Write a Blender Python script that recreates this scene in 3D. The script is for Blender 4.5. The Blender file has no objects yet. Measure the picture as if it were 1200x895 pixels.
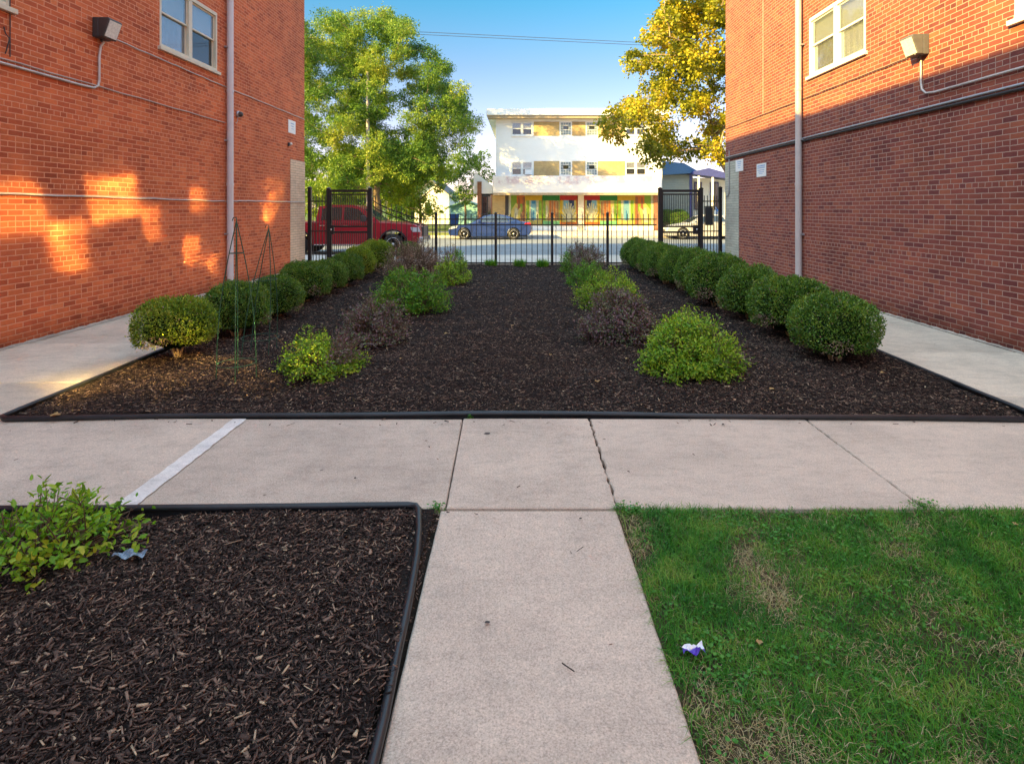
import bpy, bmesh, math, random
import numpy as np
from mathutils import Vector, Matrix, Euler
R = math.radians
PI = math.pi
random.seed(7)
rng = np.random.default_rng(11)
S = bpy.context.scene
C = S.collection

# ------------------------------------------------------------ camera, sky, sun, exposure
CAMZ = 1.64
cam_d = bpy.data.cameras.new('camera')
cam = bpy.data.objects.new('camera', cam_d); C.objects.link(cam)
cam.location = (0, 0, CAMZ); cam.rotation_euler = (R(90), 0, 0)
cam_d.sensor_width = 36; cam_d.lens = 20.0
cam_d.shift_x = -0.010; cam_d.shift_y = -0.1696
cam_d.clip_start = 0.05; cam_d.clip_end = 3000
S.camera = cam

LIGHT = Vector((1.0, 0.68, -0.50)).normalized()       # the way the sunlight travels
to_sun = -LIGHT
elev = math.asin(to_sun.z)
azim = math.atan2(to_sun.x, to_sun.y)
w = bpy.data.worlds.new('World'); S.world = w; w.use_nodes = True
wn = w.node_tree.nodes; wl = w.node_tree.links
sky = wn.new('ShaderNodeTexSky'); sky.sky_type = 'NISHITA'; sky.sun_disc = False
sky.sun_elevation = elev; sky.sun_rotation = azim % (2 * PI)
sky.air_density = 1.0; sky.dust_density = 0.6; sky.ozone_density = 1.6
bg = wn['Background']; bg.inputs['Strength'].default_value = 0.15
# sky model tinted by elevation: dimmed low down, warmed overhead, to suit the exposure
tcw = wn.new('ShaderNodeTexCoord'); spw = wn.new('ShaderNodeSeparateXYZ'); wl.new(tcw.outputs['Generated'], spw.inputs[0])
rpw = wn.new('ShaderNodeValToRGB'); wl.new(spw.outputs[2], rpw.inputs[0]); cr_ = rpw.color_ramp
while len(cr_.elements) < 6: cr_.elements.new(.5)
for e_, (p_, c_) in zip(cr_.elements, ((0.0, (.25, .18, .20)), (.13, (.215, .167, .19)), (.24, (.14, .153, .165)), (.35, (.062, .165, .175)), (.55, (.50, .50, .42)), (.75, (1.15, .97, .70)))):
    e_.position = p_; e_.color = (*c_, 1)
mxw = wn.new('ShaderNodeMixRGB'); mxw.blend_type = 'MULTIPLY'; mxw.inputs[0].default_value = 1
wl.new(sky.outputs[0], mxw.inputs[1]); wl.new(rpw.outputs[0], mxw.inputs[2]); wl.new(mxw.outputs[0], bg.inputs[0])
sd = bpy.data.lights.new('sun', 'SUN'); sd.energy = 2.0; sd.angle = R(0.5); sd.color = (1.0, 0.69, 0.19)
so = bpy.data.objects.new('sun', sd); C.objects.link(so)
so.rotation_euler = LIGHT.to_track_quat('-Z', 'Y').to_euler()
so.location = (-30, -15, 30)
S.view_settings.view_transform = 'Standard'; S.view_settings.look = 'None'
S.view_settings.gamma = 1.0; S.view_settings.use_curve_mapping = False
S.view_settings.exposure = 3.22
S.render.engine = 'CYCLES'
S.cycles.use_denoising = True
S.cycles.max_bounces = 8; S.cycles.diffuse_bounces = 4; S.cycles.glossy_bounces = 3
S.cycles.transmission_bounces = 6; S.cycles.transparent_max_bounces = 12
S.cycles.sample_clamp_indirect = 0.0
S.cycles.caustics_reflective = True; S.cycles.blur_glossy = 0.0
S.cycles.use_guiding = True; S.cycles.use_surface_guiding = True; S.cycles.use_volume_guiding = False
S.cycles.guiding_training_samples = 128

# ------------------------------------------------------------ places read off the photograph's perspective
F = 667.0; CX = 612.0; CY = 244.0
XL, XR, YC = -6.05, 5.65, 15.8
def gx(px, Y): return (px - CX) * Y / F
def gz(py, Y): return CAMZ + (CY - py) * Y / F
def gy(py, z=0.0): return (CAMZ - z) * F / (py - CY)
def LY(px): return XL * F / (px - CX)
def RY(px): return XR * F / (px - CX)

# ------------------------------------------------------------ objects and names
def tag(o, label=None, cat=None, group=None, kind=None):
    if label: o['label'] = label
    if cat: o['category'] = cat
    if group: o['group'] = group
    if kind: o['kind'] = kind
    return o
def empty(name, loc=(0, 0, 0), rz=0.0):
    o = bpy.data.objects.new(name, None); C.objects.link(o)
    o.empty_display_size = 0.2
    o.location = loc; o.rotation_euler = (0, 0, rz); return o
def copy_tree(o, parent=None):
    c = o.copy(); C.objects.link(c)
    if parent is not None: c.parent = parent
    for ch in list(o.children): copy_tree(ch, c)
    return c
def link(name, me, m=None, parent=None):
    o = bpy.data.objects.new(name, me); C.objects.link(o)
    if m is not None:
        for k in (m if isinstance(m, (list, tuple)) else [m]): me.materials.append(k)
    if parent is not None: o.parent = parent
    return o

class MB:
    """collects shapes in one mesh"""
    def __init__(s): s.v = []; s.f = []; s.mi = []; s.sm = []; s.cur = 0; s.smooth = False
    def add(s, vs, fs):
        b = len(s.v); s.v += [tuple(p) for p in vs]
        for f in fs: s.f.append(tuple(b + i for i in f)); s.mi.append(s.cur); s.sm.append(s.smooth)
    def box(s, x0, x1, y0, y1, z0, z1):
        if x0 > x1: x0, x1 = x1, x0
        if y0 > y1: y0, y1 = y1, y0
        if z0 > z1: z0, z1 = z1, z0
        s.add([(x0,y0,z0),(x1,y0,z0),(x1,y1,z0),(x0,y1,z0),(x0,y0,z1),(x1,y0,z1),(x1,y1,z1),(x0,y1,z1)],
              [(0,3,2,1),(4,5,6,7),(0,1,5,4),(1,2,6,5),(2,3,7,6),(3,0,4,7)])
    def quad(s, a, b, c, d): s.add([a, b, c, d], [(0, 1, 2, 3)])
    def prism(s, poly, axis, a, b):
        """poly: 2-D points; extruded along axis from a to b"""
        n = len(poly)
        def P(u, v, t):
            return {'x': (t, u, v), 'y': (u, t, v), 'z': (u, v, t)}[axis]
        vs = [P(u, v, a) for u, v in poly] + [P(u, v, b) for u, v in poly]
        fs = [tuple(range(n)), tuple(range(2 * n - 1, n - 1, -1))]
        fs += [(i, (i + n), (i + 1) % n + n, (i + 1) % n) for i in range(n)]
        s.add(vs, fs)
    def tube(s, pts, r, n=8, caps=True, r2=None):
        pts = [Vector(p) for p in pts]; m = len(pts); vs = []
        up = None
        for i, p in enumerate(pts):
            t = (pts[min(i + 1, m - 1)] - pts[max(i - 1, 0)]).normalized()
            if up is None:
                up = Vector((0, 0, 1)) if abs(t.z) < .9 else Vector((1, 0, 0))
            a = t.cross(up).normalized(); bb = a.cross(t).normalized(); up = bb
            rr = r if r2 is None else r + (r2 - r) * i / max(1, m - 1)
            if isinstance(r, (list, tuple)): rr = r[i]
            for k in range(n):
                an = 2 * PI * k / n
                vs.append(p + a * (rr * math.cos(an)) + bb * (rr * math.sin(an)))
        fs = []
        for i in range(m - 1):
            for k in range(n):
                k2 = (k + 1) % n
                fs.append((i * n + k, i * n + k2, (i + 1) * n + k2, (i + 1) * n + k))
        old = s.smooth; s.smooth = True; s.add(vs, fs); s.smooth = old
        if caps:
            s.add(vs[:n], [tuple(range(n - 1, -1, -1))]); s.add(vs[-n:], [tuple(range(n))])
    def lathe(s, prof, c, axis='y', n=24):
        """prof: (radius, t) pairs turned about an axis through c"""
        vs = []
        for (r_, t) in prof:
            for k in range(n):
                a = 2 * PI * k / n; u, v = r_ * math.cos(a), r_ * math.sin(a)
                d = {'y': (u, t, v), 'x': (t, u, v), 'z': (u, v, t)}[axis]
                vs.append((c[0] + d[0], c[1] + d[1], c[2] + d[2]))
        fs = []
        for i in range(len(prof) - 1):
            for k in range(n):
                k2 = (k + 1) % n
                fs.append((i * n + k, i * n + k2, (i + 1) * n + k2, (i + 1) * n + k))
        old = s.smooth; s.smooth = True; s.add(vs, fs); s.smooth = old
        for e, o_ in ((0, 0), (len(prof) - 1, 1)):
            if prof[e][0] > 1e-4: s.add(vs[e * n:(e + 1) * n], [tuple(range(n))])
    def mesh(s, name='mesh', fix=True):
        me = bpy.data.meshes.new(name); me.from_pydata(s.v, [], s.f)
        me.polygons.foreach_set('material_index', s.mi)
        me.polygons.foreach_set('use_smooth', s.sm)
        me.update()
        if fix:
            bm = bmesh.new(); bm.from_mesh(me); bmesh.ops.recalc_face_normals(bm, faces=bm.faces); bm.to_mesh(me); bm.free()
        return me
    def build(s, name, m, parent=None, bevel=0.0, seg=2):
        o = link(name, s.mesh(name), m, parent)
        if bevel > 0:
            md = o.modifiers.new('bevel', 'BEVEL'); md.width = bevel; md.segments = seg; md.limit_method = 'ANGLE'; md.angle_limit = R(40)
            md.harden_normals = False
        return o

def np_mesh(name, V, Fc, smooth=False, mi=None):
    V = np.asarray(V, dtype=np.float32).reshape(-1, 3); Fc = np.asarray(Fc, dtype=np.int32)
    k = Fc.shape[1]; me = bpy.data.meshes.new(name)
    me.vertices.add(len(V)); me.vertices.foreach_set('co', V.ravel())
    me.loops.add(Fc.size); me.loops.foreach_set('vertex_index', Fc.ravel())
    me.polygons.add(len(Fc)); me.polygons.foreach_set('loop_start', np.arange(0, Fc.size, k, dtype=np.int32))
    me.polygons.foreach_set('loop_total', np.full(len(Fc), k, dtype=np.int32))
    if smooth: me.polygons.foreach_set('use_smooth', np.ones(len(Fc), dtype=bool))
    if mi is not None: me.polygons.foreach_set('material_index', np.asarray(mi, dtype=np.int32))
    me.update(calc_edges=True); me.validate(); return me

# ------------------------------------------------------------ materials
class N:
    def __init__(s, name):
        s.m = bpy.data.materials.new(name); s.m.use_nodes = True
        s.t = s.m.node_tree; s.t.nodes.clear()
        s.out = s.t.nodes.new('ShaderNodeOutputMaterial')
    def n(s, typ, **kw):
        nd = s.t.nodes.new('ShaderNode' + typ)
        for k, v in kw.items():
            if k.startswith('i_'):
                key = k[2:]
                key = int(key) if key.isdigit() else key.replace('_', ' ')
                s.put(nd, key, v)
            else: setattr(nd, k, v)
        return nd
    def put(s, nd, key, v):
        if isinstance(v, bpy.types.NodeSocket): s.t.links.new(v, nd.inputs[key])
        elif isinstance(v, bpy.types.Node): s.t.links.new(v.outputs[0], nd.inputs[key])
        else:
            if isinstance(v, (tuple, list)) and len(v) == 3 and nd.inputs[key].type == 'RGBA': v = (*v, 1)
            nd.inputs[key].default_value = v
    def math(s, op, a, b=0.0, c=None):
        nd = s.n('Math', operation=op); s.put(nd, 0, a); s.put(nd, 1, b)
        if c is not None: s.put(nd, 2, c)
        return nd.outputs[0]
    def mix(s, f, a, b, blend='MIX'):
        nd = s.n('MixRGB', blend_type=blend); s.put(nd, 0, f); s.put(nd, 1, a); s.put(nd, 2, b); return nd.outputs[0]
    def noise(s, scale, detail=4, rough=.6, vec=None, dist=0.0, w=None):
        nd = s.n('TexNoise', i_Scale=scale, i_Detail=detail, i_Roughness=rough, i_Distortion=dist)
        if vec is not None: s.put(nd, 'Vector', vec)
        return nd.outputs[0]
    def ramp(s, f, stops, interp='LINEAR'):
        nd = s.n('ValToRGB'); s.put(nd, 0, f); cr = nd.color_ramp; cr.interpolation = interp
        while len(cr.elements) < len(stops): cr.elements.new(.5)
        for e, (p, c) in zip(cr.elements, stops):
            e.position = p; e.color = (*c, 1) if len(c) == 3 else c
        return nd.outputs[0]
    def obj(s): return s.n('TexCoord').outputs['Object']
    def rnd(s): return s.n('NewGeometry').outputs['Random Per Island']
    def map(s, vec, scale=(1, 1, 1), loc=(0, 0, 0), rot=(0, 0, 0)):
        nd = s.n('Mapping'); s.put(nd, 'Vector', vec); nd.inputs['Scale'].default_value = scale
        nd.inputs['Location'].default_value = loc; nd.inputs['Rotation'].default_value = rot; return nd.outputs[0]
    def bump(s, h, strength=.3, dist=.01, normal=None):
        nd = s.n('Bump', i_Strength=strength, i_Distance=dist, i_Height=h)
        if normal is not None: s.put(nd, 'Normal', normal)
        return nd.outputs[0]
    def bsdf(s, col, rough=.6, metal=0.0, spec=.5, normal=None, **kw):
        nd = s.n('BsdfPrincipled'); s.put(nd, 'Base Color', col); s.put(nd, 'Roughness', rough)
        s.put(nd, 'Metallic', metal); s.put(nd, 'Specular IOR Level', spec)
        if normal is not None: s.put(nd, 'Normal', normal)
        for k, v in kw.items(): s.put(nd, k.replace('_', ' '), v)
        return nd.outputs[0]
    def end(s, sh): s.t.links.new(sh, s.out.inputs[0]); return s.m

def worn(name, c, rough=.5, metal=0.0, spec=.5, var=.18, scale=6.0, bump=.05, **kw):
    """plain paint, plastic or metal with faint unevenness and dirt"""
    n = N(name); o = n.obj()
    f = n.noise(scale, 6, .65, o)
    dk = tuple(x * (1 - var) for x in c); lt = tuple(min(1, x * (1 + var)) for x in c)
    col = n.ramp(f, [(.3, dk), (.7, lt)])
    f2 = n.noise(scale * 9, 3, .6, o)
    rr = n.math('MULTIPLY_ADD', f2, .2, rough - .1)
    return n.end(n.bsdf(col, rr, metal, spec, n.bump(f2, bump, .004), **kw))

def brick_mat(name, ramp_cols, mortar, axis='y', bump=.55, header=7, w_=.203, h_=.0677, mfill=.0056):
    n = N(name); o = n.obj()
    sp = n.n('SeparateXYZ'); n.put(sp, 0, o)
    cb = n.n('CombineXYZ'); n.put(cb, 0, sp.outputs[1 if axis == 'y' else 0]); n.put(cb, 1, sp.outputs[2])
    wob = n.noise(2.2, 3, .6, o)
    vec = n.n('VectorMath', operation='MULTIPLY_ADD')
    n.put(vec, 0, n.n('TexNoise', i_Scale=11.0, i_Detail=4.0, i_Vector=o).outputs['Color']); vec.inputs[1].default_value = (.014, .012, 0); n.put(vec, 2, cb.outputs[0])
    def bt(wd):
        b = n.n('TexBrick', i_Vector=vec.outputs[0], i_Scale=1.0, offset=.5, offset_frequency=2)
        n.put(b, 'Color1', (0, 0, 0)); n.put(b, 'Color2', (1, 1, 1)); n.put(b, 'Mortar', (0.5, 0.5, 0.5))
        b.inputs['Mortar Size'].default_value = mfill; b.inputs['Mortar Smooth'].default_value = .25
        b.inputs['Brick Width'].default_value = wd; b.inputs['Row Height'].default_value = h_
        return b
    b1, b2 = bt(w_), bt(w_ / 2)
    row = n.math('FLOOR', n.math('DIVIDE', sp.outputs[2], h_))
    isH = n.math('LESS_THAN', n.math('FLOORED_MODULO', row, float(header)), .5)
    g = n.mix(isH, b1.outputs[0], b2.outputs[0]); fac = n.math('ADD', n.math('MULTIPLY', b1.outputs[1], n.math('SUBTRACT', 1.0, isH)), n.math('MULTIPLY', b2.outputs[1], isH))
    bw = n.n('RGBToBW'); n.put(bw, 0, g)
    k = len(ramp_cols)
    col = n.ramp(bw.outputs[0], [(i / (k - 1), c) for i, c in enumerate(ramp_cols)])
    speck = n.noise(70, 4, .7, o)
    col = n.mix(n.math('MULTIPLY', speck, .5), col, n.mix(1.0, col, (.55, .5, .5), 'MULTIPLY'))
    big = n.ramp(n.noise(.9, 7, .72, o), [(.34, (.72, .68, .70)), (.50, (1, 1, 1)), (.66, (1.22, 1.22, 1.2))])
    col = n.mix(1.0, col, big, 'MULTIPLY')
    mcol = n.mix(n.noise(9, 4, .6, o), tuple(x * .78 for x in mortar), mortar)
    col = n.mix(fac, col, mcol)
    # splash dirt along the foot of the wall
    foot = n.ramp(n.math('ADD', sp.outputs[2], n.math('MULTIPLY', n.noise(3.2, 6, .7, o), .5)), [(.22, (.45, .42, .40)), (.55, (1, 1, 1))])
    col = n.mix(1.0, col, foot, 'MULTIPLY')
    # pale efflorescence in loose patches
    eff = n.ramp(n.noise(1.1, 7, .75, o), [(.66, (0, 0, 0)), (.80, (1, 1, 1))])
    col = n.mix(n.math('MULTIPLY', eff, .22), col, (.55, .48, .42))
    h = n.math('ADD', n.math('MULTIPLY', n.math('SUBTRACT', 1.0, fac), 1.0), n.math('MULTIPLY', speck, .35))
    return n.end(n.bsdf(col, .85, 0, .25, n.bump(h, bump, .006)))

def concrete_mat(name, base, tint=(1, 1, 1), stain=.5, speckle=.5):
    n = N(name); o = n.obj()
    base0 = base
    fine = n.noise(150, 3, .75, o); med = n.noise(38, 5, .7, o); big = n.noise(1.3, 6, .65, o)
    dk = tuple(x * .70 for x in base); lt = tuple(x * 1.18 for x in base)
    col = n.ramp(med, [(.3, tuple(x * .88 for x in base)), (.7, tuple(x * 1.1 for x in base))])
    col = n.mix(speckle, col, n.ramp(fine, [(.38, tuple(x * .35 for x in base)), (.47, base), (.54, base), (.64, tuple(min(1, x * 1.6) for x in base))]))
    col = n.mix(1.0, col, n.ramp(big, [(.28, (1 - .42 * stain,) * 3), (.55, (1, 1, 1)), (.8, (1.1, 1.08, 1.05))]), 'MULTIPLY')
    col = n.mix(1.0, col, n.ramp(n.noise(5.5, 6, .75, n.map(o, (1, 2.2, 1))), [(.36, (1 - .22 * stain,) * 3), (.50, (1, 1, 1)), (.70, (1.06, 1.05, 1.03))]), 'MULTIPLY')
    vor = n.n('TexVoronoi', i_Scale=2.3, i_Vector=o)
    spot = n.ramp(vor.outputs[0], [(.018, (.25, .22, .2)), (.03, (1, 1, 1))])
    col = n.mix(.8, col, spot, 'MULTIPLY')
    col = n.mix(1.0, col, n.ramp(n.rnd(), [(0, (.90, .89, .88)), (1, (1.07, 1.06, 1.04))]), 'MULTIPLY')
    v2 = n.n('TexVoronoi', i_Scale=120.0, i_Vector=o)
    h = n.math('ADD', n.math('MULTIPLY', fine, .6), n.math('MULTIPLY', v2.outputs[0], .5))
    return n.end(n.bsdf(col, .88, 0, .3, n.bump(h, .45, .003)))

def leaf_mat(name, cols, rough=.45, trans=.35, spec=.35, clump=3.0, spread=.35):
    """leaves: each leaf its own tone, a share of light passing through"""
    n = N(name); k = len(cols)
    pick = n.math('ADD', n.math('MULTIPLY', n.rnd(), 1 - spread), n.math('MULTIPLY', n.ramp(n.noise(clump, 3, .5, n.obj()), [(.35, (0, 0, 0)), (.65, (1, 1, 1))]), spread))
    col = n.ramp(pick, [(i / (k - 1), c) for i, c in enumerate(cols)])
    col = n.mix(n.math('MULTIPLY', n.noise(3.0, 3, .6, n.obj()), .7), col, n.mix(1.0, col, (.62, .68, .6), 'MULTIPLY'))
    p = n.bsdf(col, rough, 0, spec)
    tr = n.n('BsdfTranslucent'); n.put(tr, 0, n.mix(1.0, col, (1.1, 1.15, .6), 'MULTIPLY'))
    mx = n.n('MixShader', i_0=trans); n.t.links.new(p, mx.inputs[1]); n.t.links.new(tr.outputs[0], mx.inputs[2])
    return n.end(mx.outputs[0])
def chip_mat(name, cols, rough=.75, spec=.3):
    n = N(name); k = len(cols)
    col = n.ramp(n.rnd(), [(p, c) for p, c in cols])
    f = n.noise(160, 3, .7, n.map(n.obj(), (1, 1, 1)))
    col = n.mix(n.math('MULTIPLY', f, .7), col, n.mix(1.0, col, (.45, .43, .42), 'MULTIPLY'))
    return n.end(n.bsdf(col, rough, 0, spec, n.bump(f, .4, .003)))
def glass_mat(name, tint=(.10, .12, .14), rough=.02, see=.45):
    n = N(name)
    g = n.n('BsdfGlossy'); n.put(g, 0, (.95, .97, 1)); n.put(g, 'Roughness', rough)
    t = n.n('BsdfTransparent'); n.put(t, 0, tuple(.55 + x for x in tint))
    d = n.n('BsdfDiffuse'); n.put(d, 0, tint)
    lw = n.n('LayerWeight', i_Blend=.35)
    a = n.n('MixShader', i_0=see); n.t.links.new(d.outputs[0], a.inputs[1]); n.t.links.new(t.outputs[0], a.inputs[2])
    b = n.n('MixShader', i_0=n.math('MULTIPLY_ADD', lw.outputs[0], .40, .08)); n.t.links.new(a.outputs[0], b.inputs[1]); n.t.links.new(g.outputs[0], b.inputs[2])
    return n.end(b.outputs[0])

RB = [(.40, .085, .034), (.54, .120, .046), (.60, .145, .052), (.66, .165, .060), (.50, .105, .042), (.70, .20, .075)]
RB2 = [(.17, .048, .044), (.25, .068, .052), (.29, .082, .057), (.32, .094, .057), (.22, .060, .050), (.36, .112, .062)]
M = {}
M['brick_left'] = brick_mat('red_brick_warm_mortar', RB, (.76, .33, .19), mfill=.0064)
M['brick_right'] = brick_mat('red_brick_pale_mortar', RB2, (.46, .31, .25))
M['brick_cream'] = brick_mat('cream_glazed_brick', [(.84, .60, .40), (.88, .66, .46), (.86, .63, .43)], (.42, .30, .22), header=999, w_=.30)  # reflected sunlight on the left corner lifted into this cream colour
M['brick_celadon'] = brick_mat('pale_grey_glazed_brick', [(.42, .43, .36), (.52, .52, .43), (.47, .47, .40)], (.25, .24, .2), header=999, w_=.30)
M['brick_yellow'] = brick_mat('yellow_brick', [(.50, .36, .15), (.60, .43, .19), (.55, .39, .17)], (.5, .42, .28), axis='x', header=999)
M['brick_brown'] = brick_mat('brown_brick', [(.26, .10, .05), (.33, .13, .07)], (.35, .25, .18), axis='x', header=999)
M['concrete'] = concrete_mat('broomed_pinkish_concrete', (.57, .475, .39), stain=.6, speckle=.42)
M['concrete_path'] = concrete_mat('smooth_pinkish_concrete', (.57, .475, .39), stain=.5, speckle=.48)
M['concrete_walk'] = concrete_mat('grey_concrete', (.62, .535, .43), stain=.65, speckle=.35)
M['concrete_far'] = concrete_mat('pale_far_concrete', (.55, .50, .44), stain=.4, speckle=.2)
M['asphalt'] = concrete_mat('worn_asphalt', (.21, .23, .25), stain=.5, speckle=.5)
M['rubble'] = concrete_mat('crumbled_joint_concrete', (.42, .36, .30), stain=1.0, speckle=.8)
M['mortar_patch'] = concrete_mat('pale_joint_filler', (.82, .79, .75), stain=.8, speckle=.3)
M['stucco'] = worn('white_painted_stucco', (.90, .90, .89), .8, var=.02, scale=1.2, bump=.1)
M['cream_paint'] = worn('cream_window_paint', (.62, .55, .42), .5, var=.08)
M['white_paint'] = worn('white_window_paint', (.80, .79, .75), .45, var=.05)
M['black_iron'] = worn('black_painted_iron', (.012, .012, .014), .38, 0, .5, var=.3, scale=12)
M['black_plastic'] = worn('black_plastic_edging', (.016, .018, .022), .42, 0, .5, var=.35, scale=5, bump=.15)
M['galv'] = worn('dull_galvanised_metal', (.42, .43, .46), .42, .55, .5, var=.12)
M['pipe_left'] = worn('pale_painted_downpipe', (.62, .58, .60), .4, 0, .5, var=.06)
M['pipe_right'] = worn('grey_painted_downpipe', (.50, .45, .44), .4, 0, .5, var=.08)
M['conduit'] = worn('grey_conduit', (.50, .46, .44), .4, .2, .5)
M['conduit_paint'] = worn('rust_toned_conduit', (.46, .33, .28), .5)
M['dark_wire'] = worn('dark_cable', (.03, .028, .03), .6)
M['bronze'] = worn('dark_bronze_housing', (.05, .045, .045), .4)
M['bronze_light'] = worn('weathered_bronze_housing', (.10, .10, .105), .5)
M['lens'] = worn('frosted_prism_lens', (.70, .69, .67), .15, 0, .7, var=.2, scale=30, bump=.3)
M['sign_white'] = worn('white_sign_face', (.80, .80, .80), .4, var=.04)
M['ink_blue'] = worn('faded_blue_ink', (.25, .38, .62), .5)
M['soffit'] = worn('tan_soffit', (.40, .32, .22), .7)
M['roof_tar'] = worn('grey_roof_felt', (.12, .12, .12), .9)
M['glass'] = glass_mat('window_glass', (.30, .31, .32), .02, .80)
M['glass_dark'] = glass_mat('dark_window_glass', (.03, .035, .04), .03, .15)
def coated_glass(name, rough, k):
    n = N(name)
    g = n.n('BsdfGlossy'); n.put(g, 0, (1.0, .97, .92)); n.put(g, 'Roughness', rough)
    d = n.n('BsdfDiffuse'); n.put(d, 0, (.25, .26, .27))
    b = n.n('MixShader', i_0=k); n.t.links.new(d.outputs[0], b.inputs[1]); n.t.links.new(g.outputs[0], b.inputs[2])
    return n.end(b.outputs[0])
M['coated'] = coated_glass('reflective_coated_glass', .040, .78)
M['coated_dim'] = coated_glass('weaker_mirror_coated_glass', .055, .50)  # mirrors less, to weaken the sun pool the lower window throws
M['blind'] = worn('white_blind', (.84, .84, .82), .8, var=.06, scale=20)
M['curtain'] = worn('grey_net_curtain', (.36, .34, .33), .9, var=.25, scale=14)
M['curtain_dark'] = worn('dark_net_curtain', (.10, .11, .12), .9, var=.4, scale=14)
M['wire_green'] = worn('green_coated_wire', (.015, .075, .045), .45)
M['rubber'] = worn('tyre_rubber', (.02, .02, .021), .8)
M['alloy'] = worn('silver_alloy', (.62, .63, .66), .3, .6)
M['chrome'] = worn('chrome_trim', (.7, .7, .72), .15, .9, var=.03)
M['car_glass'] = glass_mat('tinted_car_glass', (.02, .03, .035), .02, .12)
M['lamp_glass'] = worn('clear_lamp_cover', (.62, .66, .70), .12, .2)
M['red_lens'] = worn('red_lamp_cover', (.45, .02, .03), .2)
M['bark'] = worn('rough_grey_bark', (.17, .125, .09), .95, var=.45, scale=9, bump=.9)
M['bark_pale'] = worn('tan_bark', (.34, .25, .16), .95, var=.4, scale=9, bump=.9)  # lighter tan bark colour for the maple
M['twig'] = worn('brown_twig', (.16, .10, .065), .9, var=.3)
M['twig_grey'] = worn('greyish_twig', (.36, .26, .21), .9, var=.3)
M['stump'] = worn('bare_tan_stem', (.42, .30, .18), .9, var=.25, scale=20)
def car_paint(name, c):
    n = N(name); o = n.obj(); f = n.noise(5, 4, .6, o)
    return n.end(n.bsdf(n.mix(f, tuple(x * .85 for x in c), c), .4, .1, .4, None, Coat_Weight=.5, Coat_Roughness=.08))
M['car_blue'] = car_paint('blue_grey_car_paint', (.010, .032, .15))
M['car_red'] = car_paint('deep_red_car_paint', (.34, .008, .022))
M['car_silver'] = car_paint('silver_car_paint', (.50, .50, .52))
# ------------------------------------------------------------ ground, paths, street
def structure(o, label=None): return tag(o, kind='structure')
def soil_mat():
    n = N('dark_soil'); o = n.obj()
    f = n.noise(60, 6, .75, o)
    col = n.ramp(f, [(.3, (.02, .014, .010)), (.6, (.055, .038, .026)), (.8, (.10, .075, .05))])
    return n.end(n.bsdf(col, .95, 0, .2, n.bump(f, .8, .02)))
def turf_mat(c1=(.035, .075, .016), c2=(.09, .15, .03), c3=(.17, .15, .07)):
    n = N('turf'); o = n.obj()
    f = n.noise(45, 6, .75, o); g = n.noise(1.2, 5, .6, o)
    col = n.ramp(f, [(.3, c1), (.65, c2), (.85, c3)])
    col = n.mix(n.ramp(g, [(.4, (0, 0, 0)), (.7, (.6, .6, .6))]), col, c3)
    return n.end(n.bsdf(col, .95, 0, .2, n.bump(f, .9, .03)))
M['soil'] = soil_mat(); M['turf'] = turf_mat()

def grid(name, x0, x1, y0, y1, nx, ny, zf, m):
    xs = np.linspace(x0, x1, nx + 1); ys = np.linspace(y0, y1, ny + 1)
    X, Y = np.meshgrid(xs, ys); Z = zf(X, Y)
    V = np.stack([X, Y, Z], -1).reshape(-1, 3); i = np.arange(nx); j = np.arange(ny)
    I, J = np.meshgrid(i, j); a = (J * (nx + 1) + I).ravel()
    return link(name, np_mesh(name, V, np.stack([a, a + 1, a + nx + 2, a + nx + 1], -1), smooth=True), m)
def wav(X, Y, seed=0, amp=1.0, sc=1.0):
    r = np.random.default_rng(seed); Z = np.zeros_like(X)
    for k in range(14):
        a = r.uniform(0, 2 * PI); f = sc * r.uniform(1.2, 9); p = r.uniform(0, 2 * PI)
        Z += np.sin((X * math.cos(a) + Y * math.sin(a)) * f + p) / f
    return Z * amp * sc * .35

g = MB(); g.box(-600, 600, -300, 900, -2.0, -.30); structure(g.build('ground', M['turf']))
# soil under the court
g = MB(); g.box(-6.3, 5.9, -14, 16.4, -.28, -.035); structure(g.build('soil', M['soil']))

def slab_edge(x, y0, y1, jag=0.0, n=40, seed=0):
    r = random.Random(seed); out = []
    for i in range(n + 1):
        y = y0 + (y1 - y0) * i / n
        out.append((x + (r.uniform(-jag, jag) if jag else r.uniform(-.0012, .0012)), y))
    return out
def poly_slab(mb, left, right, z0, z1):
    """slab between a left edge and a right edge (lists of points running +y)"""
    ch = .006
    poly = left + right[::-1]; n = len(poly)
    cx = sum(p[0] for p in poly) / n; cy = sum(p[1] for p in poly) / n
    def ins(p):
        return (p[0] + (ch if p[0] < cx else -ch), p[1] + (ch if p[1] < cy else -ch))
    low = [(*p, z0) for p in poly]; mid = [(*p, z1 - ch) for p in poly]; top = [(*ins(p), z1) for p in poly]
    vs = low + mid + top
    fs = [(i, (i + 1) % n, (i + 1) % n + n, i + n) for i in range(n)] + [(i + n, (i + 1) % n + n, (i + 1) % n + 2 * n, i + 2 * n) for i in range(n)]
    fs.append(tuple(range(2 * n, 3 * n)))
    mb.add(vs, fs)
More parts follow.
